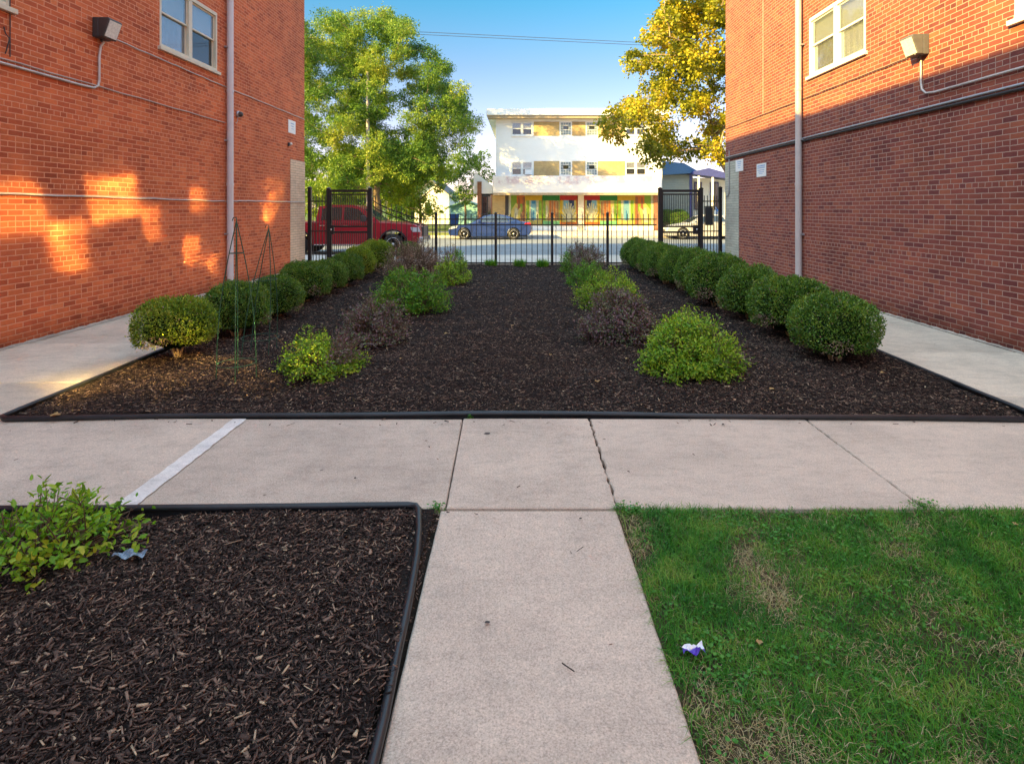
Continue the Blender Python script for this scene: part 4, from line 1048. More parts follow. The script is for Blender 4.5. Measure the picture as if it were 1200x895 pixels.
# tall feathery tree across the street: silhouette given in photograph pixels at its own distance
YT = 39.0; bx, bz0 = gx(442, YT), 0
def sil(rr, YT=YT, bx=bx):
    px, py = rr.uniform(330, 562), rr.uniform(6, 235)
    top = np.interp(px, [330, 355, 380, 400, 440, 465, 480, 497, 520, 537, 548, 556], [22, 18, 12, 8, 4, 6, 24, 42, 62, 82, 110, 148])
    bot = np.interp(px, [330, 360, 430, 470, 500, 530, 548, 556], [235, 235, 225, 205, 195, 180, 165, 152])
    if py < top + 10 or py > bot: return None
    if 382 < px < 398 and 100 < py < 122: return None
    dy = rr.uniform(-4.2, 4.2); Y = YT + dy
    return (gx(px, Y) - bx, dy, gz(py, Y))
tree('locust_tree', 'tall feathery light green tree across the street behind the red pickup', (bx, YT, 0), envelope(5, 300, sil, .55, 1.1), M['locust_leaf'], M['bark'], .15, 1250, .30, 3.2, 61, aspect=.38,
     trunk_pts=[(0, 0, -.3), (.1, 0, 1.4), (-.1, .1, 2.6), (.15, 0, 4.2)])
def blob(px0, px1, py0, py1, YT, bx, dep):
    cx_, cy_ = (px0 + px1) / 2, (py0 + py1) / 2
    def f(rr):
        px, py = rr.uniform(px0, px1), rr.uniform(py0, py1)
        if ((px - cx_) / (px1 - px0) * 2) ** 2 + ((py - cy_) / (py1 - py0) * 2) ** 2 > 1: return None
        dy = rr.uniform(-dep, dep); return (gx(px, YT + dy) - bx, dy, gz(py, YT + dy))
    return f
for (nm, lb, px, YT2, box, nC, rm, ml, sd_) in (
    ('small_tree', 'bright yellow green young tree below the tall feathery tree', 492, 43, (446, 535, 178, 258), 26, (.7, 1.1), 'lime_leaf_far', 71),
    ('small_tree', 'green leafy tree standing left of the white building roof', 545, 52, (508, 578, 165, 232), 18, (.9, 1.3), 'locust_leaf', 72),
    ('small_tree', 'yellowing tree showing through the left gate bars', 395, 46, (340, 450, 170, 262), 30, (.9, 1.4), 'lime_leaf_far', 73),
    ('background_tree', 'deep green tree far back behind the young yellow green tree', 455, 66, (395, 520, 165, 250), 26, (1.5, 2.2), 'deep_leaf', 74)):
    b2 = gx(px, YT2)
    tree(nm, lb, (b2, YT2, 0), envelope(sd_, nC, blob(*box, YT2, b2, 2.0), *rm), M[ml], M['bark'], .20 if YT2 < 60 else .32, 420, .14, 2.2, sd_ + 9, aspect=.5, group='trees across the street')
# maple at the kerb on the right
YM = 21.0; mbx = 8.35
def silm(rr):
    px, py = rr.uniform(690, 930), rr.uniform(-70, 205)
    left = np.interp(py, [-70, -30, 0, 20, 40, 70, 95, 118, 128, 150, 165, 190, 205], [760, 748, 752, 765, 756, 730, 737, 728, 712, 692, 708, 730, 850])
    bot = np.interp(px, [690, 700, 720, 750, 790, 830, 860, 930], [165, 165, 188, 192, 185, 178, 190, 200])
    if px < left + 8 or py > bot - 1: return None
    if 795 < px < 832 and 128 < py < 165: return None
    if 752 < px < 775 and 108 < py < 122: return None
    dy = rr.uniform(-2.6, 2.6); Y = YM + dy
    return (gx(px, Y) - mbx, dy, gz(py, Y))
tree('maple_tree', 'yellow orange maple leaning over the pavement behind the right gate', (mbx, YM, 0), envelope(8, 185, silm, .36, .68), M['maple_leaf'], M['bark_pale'], .105, 560, .26, 2.6, 81, aspect=.85, csize=.6,
     trunk_pts=[(0, 0, -.2), (.0, 0, 1.2), (-.25, 0, 2.3), (-.75, 0, 3.1), (-1.1, .1, 3.7)], flat=.8)
# ------------------------------------------------------------ the white building across the street
YB = 42.0
def BX(px): return gx(px, YB)
def BZ(py): return gz(py, YB)
ab = empty('apartment_building', (0, 0, 0)); tag(ab, 'white three storey building with yellow brick bands and a painted shopfront across the street', 'apartment building')
xa, xb_ = BX(581), BX(776)
m = MB(); m.box(xa, xb_, YB, YB + 14, BZ(226.6), BZ(137)); m.build('wall', M['stucco'], ab)
m = MB(); m.box(BX(570.5), BX(783), YB - .75, YB + 14.7, BZ(136.8), BZ(129.3)); m.build('roof', M['stucco'], ab, bevel=.02)
m = MB(); m.box(BX(572), BX(782), YB - .62, YB - .002, BZ(140), BZ(136.9)); m.build('soffit', M['soffit'], ab)
for (y0, y1) in ((142.9, 159.2), (189, 206)):
    for (p0, p1) in ((625.5, 655.5), (670.5, 686), (700.5, 732.5)):
        m = MB(); m.box(BX(p0), BX(p1), YB - .03, YB + .05, BZ(y1), BZ(y0)); m.build('brick_band', M['brick_yellow'], ab)
    for (p0, p1) in ((599.5, 624), (733, 757)):
        m = MB(); a, b = BX(p0), BX(p1); z0, z1 = BZ(y1 - .5), BZ(y0 + .5); c = (a + b) / 2; zm = (z0 + z1) / 2; yo, yi = YB - .05, YB + .01
        for (u, v) in ((a, a + .07), (c - .09, c + .09), (b - .07, b)): m.box(u, v, yo, yi, z0, z1)
        for (u, v) in ((a + .07, c - .09), (c + .09, b - .07)):
            m.box(u, v, yo, yi, z0, z0 + .07); m.box(u, v, yo, yi, z1 - .07, z1); m.box(u, v, yo + .01, yi, zm - .03, zm + .03)
        wo = m.build('window', M['white_paint'], ab)
        for (u, v) in ((a + .07, c - .09), (c + .09, b - .07)):
            m = MB(); m.box(u, v, YB - .02, YB - .015, z0 + .07, zm - .03); m.build('pane', M['glass_dark'], wo)
            m = MB(); m.box(u, v, YB - .02, YB - .015, zm + .03, z1 - .07); m.build('pane', M['glass'], wo)
            m = MB(); m.box(u, v, YB - .010, YB - .006, z0 + .07, zm - .03); m.build('curtain', M['curtain_dark'], wo)
            m = MB(); m.box(u, v, YB - .010, YB - .006, zm + .03, z1 - .07); m.build('blind', M['blind'], wo)
        if y0 > 180 and p0 < 700:
            m = MB(); m.box(c + .2, c + .72, YB - .35, YB - .052, z0 + .03, z0 + .40); m.build('air_conditioner', M['sign_white'], wo, bevel=.02)
        m = MB(); m.box(a - .05, b + .05, YB - .09, YB - .002, z0 - .09, z0 - .003); m.build('sill', M['stucco'], wo)
    for (p0, p1) in ((656.5, 669.5), (687, 700)):
        m = MB(); a, b = BX(p0), BX(p1); z0, z1 = BZ(y1 - .5), BZ(y0 + .5); m.box(a, b, YB - .012, YB + .01, z0, z1); wo = m.build('glass_block_window', M['white_paint'], ab)
        m = MB(); nx, nz = 4, 5
        for i in range(nx):
            for j in range(nz):
                u0 = a + .03 + (b - a - .06) * i / nx; v0 = z0 + .03 + (z1 - z0 - .06) * j / nz
                if i in (1, 2) and j in (2, 3): continue
                m.box(u0 + .015, u0 + (b - a - .06) / nx - .015, YB - .03, YB - .013, v0 + .015, v0 + (z1 - z0 - .06) / nz - .015)
        m.build('glass_blocks', M['block'] if 'block' in M else M.setdefault('block', worn('glass_block', (.22, .27, .30), .12, 0, .6, var=.4, scale=8)), wo)
        m = MB(); w4, h5 = (b - a - .06) / 4, (z1 - z0 - .06) / 5
        m.box(a + .03 + w4, a + .03 + 3 * w4, YB - .034, YB - .014, z0 + .03 + 2 * h5 + .05, z0 + .03 + 4 * h5 - .05); m.build('vent', M['glass_dark'], wo)
# canopy above the shops with flaking paint
n_ = N('flaking_white_paint'); f_ = n_.noise(1.6, 8, .75, n_.obj()); zc = n_.n('SeparateXYZ'); n_.put(zc, 0, n_.obj())
up = n_.ramp(n_.math('SUBTRACT', zc.outputs[2], 3.25), [(.0, (0, 0, 0)), (.25, (1, 1, 1))])
pk = n_.math('MULTIPLY', n_.ramp(f_, [(.44, (0, 0, 0)), (.56, (1, 1, 1))]), up)
M['flaking'] = n_.end(n_.bsdf(n_.mix(n_.math('MULTIPLY', pk, .8), (.80, .78, .77), (.50, .36, .42)), .8))
m = MB(); m.box(BX(578), BX(771), YB - .9, YB - .002, BZ(226.5), BZ(207)); m.build('canopy', M['flaking'], ab, bevel=.02)
m = MB(); m.box(BX(578) + .02, BX(771) - .02, YB - .86, YB + .3, BZ(229), BZ(226.6)); m.build('canopy_underside', M['soffit'], ab)
# ground floor
zs0 = BZ(264.5); zs1 = BZ(229.1)
m = MB(); m.box(BX(595.5), BX(766), YB + .02, YB + .3, -.1, zs0); m.build('base_wall', M['stucco'], ab)
m = MB(); m.box(BX(577), BX(592), YB - .02, YB + .35, -.1, zs1); m.build('brick_pier', M['brick_yellow'], ab)
m = MB(); m.box(BX(677.3), BX(684), YB - .12, YB + .3, -.1, BZ(226.7)); m.build('pier', M['cream_paint'], ab)
m = MB(); m.box(BX(766), BX(771.3), YB - .1, YB + .35, -.1, zs1); m.build('brick_pier', M['brick_brown'], ab)
m = MB(); m.box(BX(592), BX(595.5), YB + .1, YB + .3, -.1, zs1); m.build('door_post', M['bronze'], ab)
m = MB(); m.box(xa, xb_, YB + .32, YB + 14, -.1, zs1 + .3); m.build('rear_wall', M['stucco'], ab)
# painted shopfront: plain coloured panels with simple shapes, each panel its own part
def flatm(name, c): 
    if name not in M: M[name] = worn(name, c, .6, var=.14, scale=5)
    return M[name]
PAL = {'Y': ('mural_yellow', (0.348, 0.224, 0.003)), 'y': ('mural_pale_yellow', (0.359, 0.301, 0.077)), 'G': ('mural_green', (0.002, 0.114, 0.014)), 'g': ('mural_lime', (0.139, 0.24, 0.012)), 'R': ('mural_red', (0.261, 0.003, 0.002)),
       'O': ('mural_orange', (0.348, 0.094, 0.007)), 'B': ('mural_blue', (0.017, 0.135, 0.261)), 'b': ('mural_pale_blue', (0.124, 0.266, 0.337)), 'T': ('mural_brown', (0.19, 0.068, 0.024)), 't': ('mural_tan', (0.315, 0.17, 0.064)), 'W': ('mural_cream', (0.371, 0.355, 0.231)), 'n': ('mural_navy', (0.008, 0.025, 0.08)), 'm': ('mural_mint', (0.117, 0.315, 0.127)), 'k': ('mural_grey_green', (0.1, 0.123, 0.079))}
PAL = {k: flatm(*v) for k, v in PAL.items()}
keys = list(PAL)
def mural(p0, p1, spec, mirror):
    """spec: list of (code, polygon in 0..1) painted in layers 4 mm apart"""
    m = MB(); a, b = BX(p0), BX(p1)
    for li, (c, poly) in enumerate(spec):
        m.cur = keys.index(c)
        if mirror: poly = [(1 - u, v) for u, v in poly][::-1]
        y = YB - li * .0022
        P_ = [(a + (b - a) * u, zs0 + (zs1 - zs0) * v) for u, v in poly]
        if li == 0: m.box(a, b, YB, YB + .05, zs0, zs1)
        else: m.add([(u, y, v) for u, v in P_], [tuple(range(len(P_)))])
    m.build('mural_panel', [PAL[k] for k in keys], ab)
def rect(u0, u1, v0, v1): return [(u0, v0), (u1, v0), (u1, v1), (u0, v1)]
leafy = [('g', rect(0, 1, 0, 1)), ('W', rect(.0, .14, 0, 1)), ('O', rect(.5, 1, .72, 1)), ('T', rect(.86, 1, .0, .95)), ('y', [(.2, 0), (.6, 0), (.8, .6), (.45, .75), (.15, .5)]), ('W', [(.3, .1), (.5, .1), (.62, .55), (.4, .6)]), ('T', [(.55, .5), (.72, .6), (.66, .95), (.6, .95)]), ('t', [(.62, .0), (.85, .0), (.85, .5), (.75, .4)])]
waves = [('Y', rect(0, 1, 0, 1)), ('W', rect(.06, .96, .12, .86)), ('g', rect(.08, .26, .12, .84)), ('b', rect(.34, .66, .16, .86)), ('B', rect(.40, .60, .72, .86)), ('y', rect(.06, .96, .05, .18)), ('B', rect(.47, .53, .16, .5)), ('g', rect(.80, .97, .2, .86)), ('Y', rect(0, 1, .83, 1)), ('W', [(.66, .2), (.74, .2), (.78, .7), (.70, .8)])]
trees_ = [('G', rect(0, 1, 0, 1)), ('y', rect(.02, .98, .14, .84)), ('g', rect(.04, .18, .14, .84)), ('t', rect(.36, .84, .16, .86)), ('m', rect(0, 1, 0, .16)), ('O', rect(.42, .50, .3, .86)), ('T', rect(.56, .60, .2, .84)), ('O', rect(.66, .74, .3, .8)), ('T', rect(.86, .93, .16, .8)), ('G', rect(0, 1, .83, 1)), ('W', [(.2, .2), (.32, .3), (.30, .6), (.22, .7)])]
rays = [('y', rect(0, 1, 0, 1)), ('Y', rect(0, .14, .1, .88)), ('b', rect(.2, .5, .55, .86)), ('n', [(.55, .62), (.82, .55), (.80, .86), (.5, .86)])]
for k in range(9):
    a_ = PI * (.12 + .76 * k / 8); rays.append(('W', [(.5 - .03, .12), (.5 + .03, .12), (.5 + .46 * math.cos(a_) + .035, .14 + .62 * math.sin(a_)), (.5 + .46 * math.cos(a_) - .035, .14 + .62 * math.sin(a_))]))
rays += [('O', rect(0, 1, 0, .12)), ('R', rect(0, 1, .84, 1)), ('O', rect(.93, 1, .12, .88))]
for (ps, mir) in (((596, 615, 635.5, 656, 677), False), ((766, 744.5, 723.5, 703, 684), True)):
    for i, sp_ in enumerate((leafy, waves, trees_, rays)):
        p0, p1 = sorted((ps[i], ps[i + 1])); mural(p0 + .1, p1 - .1, sp_, mir)
# low entrance wing at the left
m = MB(); x0, x1 = BX(559.5), BX(577) - .01
m.box(x0, x0 + .30, YB - .1, YB + 5, -.1, BZ(213)); m.box(x1 - .1, x1, YB + .1, YB + 5, -.1, BZ(227.5)); m.build('wing_pier', M['brick_brown'], ab)
m = MB(); m.prism([(x0 - .3, BZ(227)), (x1 + .0, BZ(227)), (x1 + .0, BZ(218)), (x0 - .1, BZ(203)), (x0 - .3, BZ(206))], 'y', YB + .15, YB + 5); m.build('wing_gable', M['stucco'], ab)
m = MB(); m.box(x0 + .32, x1 - .12, YB + .2, YB + .26, 0, BZ(228.5)); m.build('wing_door_frame', M['bronze'], ab)
m = MB(); xm = (x0 + x1) / 2 + .2
for (u, v) in ((x0 + .4, xm - .04), (xm + .04, x1 - .18)):
    for (s_, t_) in ((.15, 1.1), (1.2, BZ(230.5))): m.box(u, v, YB + .17, YB + .19, s_, t_)
m.build('wing_glass', M['glass_dark'], ab)

# ------------------------------------------------------------ far left: white house, blue garage, bin
def house(name, label, x0, x1, y0, y1, h, hr, wm, rm, cat='house', axis='x', group=None):
    root = empty(name, (0, 0, 0)); tag(root, label, cat, group)
    m = MB(); m.box(x0, x1, y0, y1, -.1, h); xm = (x0 + x1) / 2
    m.add([(x0, y0, h), (x1, y0, h), (xm, y0, hr), (x0, y1, h), (x1, y1, h), (xm, y1, hr)], [(0, 1, 2), (3, 5, 4)])
    m.build('wall', wm, root)
    m = MB(); t = .12; o = .35; k = (hr - h) / (xm - x0)
    for s, xe in ((-1, x0 - o), (1, x1 + o)):
        ze = h - k * o; m.add([(xe, y0 - o, ze), (xm, y0 - o, hr), (xm, y1 + o, hr), (xe, y1 + o, ze), (xe, y0 - o, ze + t), (xm, y0 - o, hr + t), (xm, y1 + o, hr + t), (xe, y1 + o, ze + t)], [(0, 1, 2, 3), (7, 6, 5, 4), (0, 4, 5, 1), (3, 2, 6, 7), (0, 3, 7, 4)])
    m.build('roof', rm, root); return root
M['siding_white'] = worn('white_lap_siding', (.78, .77, .74), .7, var=.05)
def siding(name, c, pitch=.14):
    n = N(name); sp = n.n('SeparateXYZ'); n.put(sp, 0, n.obj()); t = n.math('FRACT', n.math('DIVIDE', sp.outputs[2], pitch))
    col = n.mix(n.noise(2, 4, .6, n.obj()), tuple(x * .85 for x in c), tuple(x * 1.1 for x in c))
    return n.end(n.bsdf(col, .6, 0, .3, n.bump(n.math('SUBTRACT', 1.0, t), 1.0, .03)))
M['siding_grey'] = siding('grey_green_lap_siding', (.24, .27, .25)); M['siding_blue'] = siding('light_blue_boards', (.25, .50, .62), .25)
M['trim_navy'] = worn('navy_trim', (.05, .06, .22), .5); M['roof_blue'] = worn('slate_blue_shingle', (.05, .12, .24), .8, scale=20, var=.3)
M['roof_green'] = worn('sea_green_shingle', (.10, .24, .24), .8); M['bin_blue'] = worn('blue_bin_plastic', (.01, .07, .42), .4)
wh = house('house', 'white gabled house seen through foliage at the far left', gx(486, 58), gx(526, 58), 58, 68, 3.0, 4.4, M['siding_white'], M['roof_tar'])
m = MB(); m.box(gx(498, 58), gx(504, 58), 57.95, 58.0, .9, 2.2); m.build('window', M['glass_dark'], wh)
ga = house('garage', 'light blue garage with green roof behind the blue car', gx(528, 54), gx(562, 54), 54, 60, gz(242.5, 54), gz(236, 54), M['siding_blue'], M['roof_green'], 'garage')
m = MB(); m.box(gx(531, 54), gx(548, 54), 53.94, 54.0, 0, 1.25); m.build('door', M['siding_blue'], ga)
bn = empty('waste_bin', (gx(532.5, 50), 50, 0)); tag(bn, 'blue wheeled bin in front of the light blue garage', 'bin')
m = MB(); m.add([(-.30, -.3, .1), (.30, -.3, .1), (.30, .3, .1), (-.30, .3, .1), (-.40, -.38, 1.05), (.40, -.38, 1.05), (.40, .38, 1.05), (-.40, .38, 1.05)], [(0, 3, 2, 1), (4, 5, 6, 7), (0, 1, 5, 4), (1, 2, 6, 5), (2, 3, 7, 6), (3, 0, 4, 7)]); m.build('body', M['bin_blue'], bn, bevel=.03)
m = MB(); m.box(-.43, .43, -.42, .42, 1.055, 1.12); m.build('lid', M['bin_blue'], bn, bevel=.02)
for s in (-1, 1):
    m = MB(); m.lathe([(.001, -.03), (.10, -.03), (.10, .03), (.001, .03)], (s * .3, .3, .0), 'x', 14); m.build('wheel', M['rubber'], bn)
# far right: grey house with porch
YH = 45.0
hx0, hx1 = gx(776.5, YH), gx(812, YH)
gh = empty('house', (0, 0, 0)); tag(gh, 'grey green sided house with navy trimmed porch seen past the right gate', 'house')
m = MB(); m.box(hx0, hx1, YH, YH + 12, -.1, gz(205, YH)); m.build('wall', M['siding_grey'], gh)
m = MB(); m.prism([(hx0 - 1.5, gz(207, YH)), (hx1 + .3, gz(203, YH)), (hx1 + .3, gz(201.5, YH)), (gx(800, YH), gz(192, YH)), (hx0 - 1.5, gz(187, YH))], 'y', YH - .5, YH + 12); m.build('roof', M['roof_blue'], gh)
m = MB(); m.box(gx(808, YH), gx(811, YH), YH - .06, YH - .002, 0, gz(205, YH)); m.build('corner_board', M['trim_navy'], gh)
# porch and entry at right
px0, px1 = gx(812, YH) + .01, gx(862, YH)
m = MB(); m.box(px0, px1, YH + .8, YH + 10, -.1, gz(208, YH)); m.build('porch_wall', M['siding_white'], gh)
m = MB(); m.prism([(px0 - .3, gz(205, YH)), (px1, gz(212, YH)), (px1, gz(208, YH)), (gx(826, YH), gz(198, YH)), (px0 - .3, gz(202, YH))], 'y', YH - 1.0, YH + .78); m.build('porch_roof', M['trim_navy'], gh)
for p in (815, 831, 848):
    m = MB(); m.box(gx(p, YH) - .07, gx(p, YH) + .07, YH - .9, YH - .76, 0, gz(207, YH)); m.build('porch_column', M['white_paint'], gh)
for (p0, p1) in ((817, 826), (836, 846)):
    m = MB(); m.box(gx(p0, YH), gx(p1, YH), YH + .72, YH + .798, gz(246, YH), gz(213, YH)); w_ = m.build('window', M['trim_navy'], gh)
    m = MB(); m.box(gx(p0, YH) + .08, gx(p1, YH) - .08, YH + .70, YH + .718, gz(245, YH), gz(214.5, YH)); m.build('pane', M['glass_dark'], w_)
m = MB()
for k in range(5): m.box(gx(812, YH) + .1, gx(832, YH), YH - 2.6 + k * .35, YH - 1.1 + .3, k * .17, (k + 1) * .17 - .003)
m.build('steps', M['concrete_far'], gh)
m = MB(); m.tube([(gx(834, YH), YH - 2.6, .8), (gx(834, YH), YH - 1.0, 1.7)], .04, 6)
for k in range(7): m.tube([(gx(834, YH), YH - 2.6 + k * .26, 0), (gx(834, YH), YH - 2.6 + k * .26, .8 + k * .146)], .02, 5)
m.build('handrail', M['bin_blue'], gh)
for i, (px, s_) in enumerate(((782, 1.5), (796, 1.7))):
    place_ball(protos[i], gx(px, 43.2), 43.2, s_, 1.5, i, ('dark bush at the left end of the grey house wall', 'dark bush beside the porch steps of the grey house')[i], 'bushes at the grey house')
# lamp post beside the street and overhead wires
YP = 36.5; lp = empty('street_pole', (gx(431, YP), YP, 0)); tag(lp, 'slim pale metal street pole rising behind the left gate', 'pole')
m = MB(); m.tube([(0, 0, -.1), (0, 0, gz(84, YP))], .15, 12, r2=.09); m.build('pole', M['pipe_right'], lp)
m = MB(); m.tube([(0, 0, -.1), (0, 0, .35)], .22, 12, r2=.19); m.build('base', M['pipe_right'], lp)
for i, (ya, yb, dz) in enumerate(((38, 50, 0), (41, 53, .0))):
    YW = 40 + i; pts = []
    for k in range(25):
        px = 380 + (860 - 380) * k / 24; py = np.interp(px, [380, 500, 750, 860], [ya - 3.4, ya, yb, yb + 3.8])
        pts.append((gx(px, YW), YW, gz(py, YW)))
    m = MB(); m.tube(pts, .018, 5); o = m.build('overhead_wire', M['dark_wire']); tag(o, ('upper overhead wire crossing the sky between the trees', 'lower overhead wire crossing the sky between the trees')[i], 'wire', 'overhead wires across the street')

# ------------------------------------------------------------ vehicles
def arc(cx_, cz, r_, a0, a1, n=12): return [(cx_ + r_ * math.cos(R(a0 + (a1 - a0) * k / n)), cz + r_ * math.sin(R(a0 + (a1 - a0) * k / n))) for k in range(n + 1)]
def loft_body(name, outline, width, m, parent, inset=.06, tb=None):
    """outline (x, z) closed; rounded over the two flanks"""
    cz = sum(p[1] for p in outline) / len(outline); cxm = sum(p[0] for p in outline) / len(outline)
    mb = MB(); n = len(outline); sl = []
    zmin = min(p[1] for p in outline); zmax = max(p[1] for p in outline)
    for (yy, k) in ((-width / 2, 1.0), (-width / 2 + .07, .35), (-width / 2 + .22, 0), (width / 2 - .22, 0), (width / 2 - .07, .35), (width / 2, 1.0)):
        ring = []
        for (x, z) in outline:
            t = (z - zmin) / (zmax - zmin)
            dx = inset * k * (1 if x < cxm else -1) * (abs(x - cxm) / (max(p[0] for p in outline) - cxm)) ** 4
            ring.append((x + dx, yy * (1 - .05 * max(0, t - .5) * 2 * (1 if abs(k) else 1)), z - inset * .8 * k * max(0, t - .55) * 2))
        sl.append(ring)
    vs = [p for rg in sl for p in rg]; fs = []
    for s in range(len(sl) - 1):
        for i in range(n): fs.append((s * n + i, s * n + (i + 1) % n, (s + 1) * n + (i + 1) % n, (s + 1) * n + i))
    mb.smooth = False; mb.add(vs, fs); mb.add(sl[0], [tuple(range(n))]); mb.add(sl[-1], [tuple(range(n - 1, -1, -1))])
    o = mb.build(name, m, parent); return o
def cabin(parent, pts, w0, w1, m_body, m_glass, splits, roof_t=.05):
    """pts: belt front, roof front, roof mid, roof rear, belt rear (x, z); widths at belt and roof"""
    z0 = pts[0][1]; z1 = max(p[1] for p in pts)
    def hw(z): return (w0 + (w1 - w0) * (z - z0) / (z1 - z0)) / 2
    n = len(pts); L = [(x, -hw(z), z) for x, z in pts]; Rr = [(x, hw(z), z) for x, z in pts]
    mb = MB(); mb.add(L + Rr, [(i, i + 1, n + i + 1, n + i) for i in range(n - 1)]); mb.add(L, [tuple(range(n))]); mb.add(Rr, [tuple(range(n))])
    o = mb.build('cabin', m_body, parent, bevel=.03)
    def inset_pt(x, z, cx_, cz, k): return (x + (cx_ - x) * k, z + (cz - z) * k)
    for s in (-1, 1):
        for (poly) in splits:
            mb = MB(); q = [(x, s * (hw(z) + .006), z) for x, z in poly]; q2 = [(x, s * (hw(z) - .01), z) for x, z in poly]; k = len(q)
            mb.add(q + q2, [tuple(range(k)), tuple(range(2 * k - 1, k - 1, -1))] + [(i, (i + 1) % k, (i + 1) % k + k, i + k) for i in range(k)])
            mb.build('side_window', m_glass, parent)
    for (a, b, nm) in ((pts[0], pts[1], 'windshield'), (pts[-1], pts[-2], 'rear_window')):
        mb = MB(); A = Vector((a[0], 0, a[1])); B = Vector((b[0], 0, b[1])); d = B - A; nr = Vector((-d.z, 0, d.x)).normalized()
        if nr.z < 0: nr = -nr
        p, q = A + d * .08 + nr * .008, B - d * .10 + nr * .008
        wa, wb = hw(p.z) - .07, hw(q.z) - .06
        mb.add([(p.x, -wa, p.z), (p.x, wa, p.z), (q.x, wb, q.z), (q.x, -wb, q.z)], [(0, 1, 2, 3)]); mb.build(nm, m_glass, parent)
    return o
def wheel(parent, x, y, r_, s, wd=.21, spokes=5):
    m = MB(); rr = r_ * .66
    m.lathe([(rr, -wd / 2), (r_ * .93, -wd / 2), (r_, -wd / 2 + .03), (r_, wd / 2 - .03), (r_ * .93, wd / 2), (rr, wd / 2)], (x, y, r_), 'y', 28)
    t = m.build('wheel', M['rubber'], parent)
    m = MB(); f = y + s * wd / 2
    m.lathe([(rr, -s * .16), (rr, 0.002 * s), (rr * .93, .012 * s), (rr * .90, -.05 * s)], (x, f, r_), 'y', 28)
    for k in range(spokes):
        a = 2 * PI * k / spokes + .3; c, sn = math.cos(a), math.sin(a); w1, w2 = rr * .14, rr * .24
        P = [(c * rr * .1 - sn * w1, sn * rr * .1 + c * w1), (c * rr * .95 - sn * w2, sn * rr * .95 + c * w2), (c * rr * .95 + sn * w2, sn * rr * .95 - c * w2), (c * rr * .1 + sn * w1, sn * rr * .1 - c * w1)]
        vs = [(x + u, f - s * .0, r_ + v) for u, v in P] + [(x + u, f - s * .03, r_ + v) for u, v in P]
        m.add(vs, [(0, 1, 2, 3), (7, 6, 5, 4), (0, 4, 5, 1), (1, 5, 6, 2), (2, 6, 7, 3), (3, 7, 4, 0)])
    m.lathe([(.001, .006 * s), (rr * .2, .004 * s), (rr * .24, -.02 * s)], (x, f, r_), 'y', 16)
    m.build('rim', M['alloy'], t)
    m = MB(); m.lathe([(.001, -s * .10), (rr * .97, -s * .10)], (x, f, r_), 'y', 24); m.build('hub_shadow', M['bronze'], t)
def sedan(name, loc, rz, paint, label, ground=-.14, length=4.75):
    root = empty(name, (loc[0], loc[1], ground), rz); tag(root, label, 'car', 'cars parked along the far kerb')
    fx, rx_ = .92, 3.72
    lo = [(.10, .22), (.02, .36), (.0, .50), (.05, .64), (.18, .70), (.6, .80), (1.30, .92), (1.55, .945), (2.6, .97), (3.7, .99), (4.10, 1.02), (4.62, .99), (4.70, .86), (4.74, .62), (4.72, .42), (4.60, .27)]
    lo += [(rx_ + .40, .24)] + arc(rx_, .33, .375, -10, 190)[0:] + [(rx_ - .42, .20), (fx + .42, .19)] + arc(fx, .33, .375, -10, 190) + [(fx - .40, .22)]
    loft_body('body', lo, 1.82, paint, root)
    cb = [(1.28, .915), (2.02, 1.33), (2.40, 1.415), (2.95, 1.41), (3.40, 1.33), (4.15, 1.01)]
    cabin(root, cb, 1.62, 1.14, paint, M['car_glass'], [[(1.62, .985), (2.10, 1.29), (2.45, 1.355), (2.62, 1.36), (2.66, .995)], [(2.72, .995), (2.70, 1.36), (2.95, 1.355), (3.28, 1.28), (3.42, 1.00)], [(3.48, 1.02), (3.36, 1.25), (3.72, 1.10)]])
    for x in (fx, rx_):
        for s in (-1, 1): wheel(root, x, s * .80, .33, s)
    for s in (-1, 1):
        m = MB(); m.add([(.03, s * .52, .60), (.10, s * .885, .60), (.62, s * .895, .74), (.55, s * .62, .80), (.10, s * .50, .70)], [(0, 1, 2, 3, 4)])
        m.prism([(.05, .58), (.50, .66), (.55, .745), (.16, .70)], 'y', s * .70, s * .915); m.build('headlight', M['lamp_glass'], root)
        m = MB(); m.prism([(4.30, .84), (4.72, .80), (4.66, .96), (4.38, .95)], 'y', s * .55, s * .905); m.build('tail_light', M['red_lens'], root)
        m = MB(); m.box(1.70, 1.90, s * .90, s * 1.03, .97, 1.10); m.build('mirror', paint, root, bevel=.03)
        for x in (2.35, 3.15):
            m = MB(); m.box(x, x + .20, s * .905, s * .935, .845, .875); m.build('door_handle', M['chrome'], root, bevel=.006)
        m = MB(); m.box(1.62, 3.5, s * .815, s * .83, .972, .985); m.build('window_trim', M['chrome'], root)
        m = MB()
        for x in (1.40, 2.69, 3.62): m.box(x, x + .008, s * .905, s * .9125, .30, .93)
        m.build('door_gap', M['dark_wire'], root)
    m = MB(); m.box(-.012, .06, -.5, .5, .36, .56); m.build('grille', M['bronze'], root, bevel=.02)
    m = MB(); m.box(.3, 4.5, -.80, .80, .20, .30); m.build('underbody', M['rubber'], root)
    return root
sedan('parked_car', (gx(527, 33.0), 33.0), 0, M['car_blue'], 'blue grey sedan parked across the street in front of the painted shopfront')
sedan('parked_car', (gx(777, 33.2), 33.2), 0, M['car_silver'], 'silver sedan parked across the street behind the right gate')
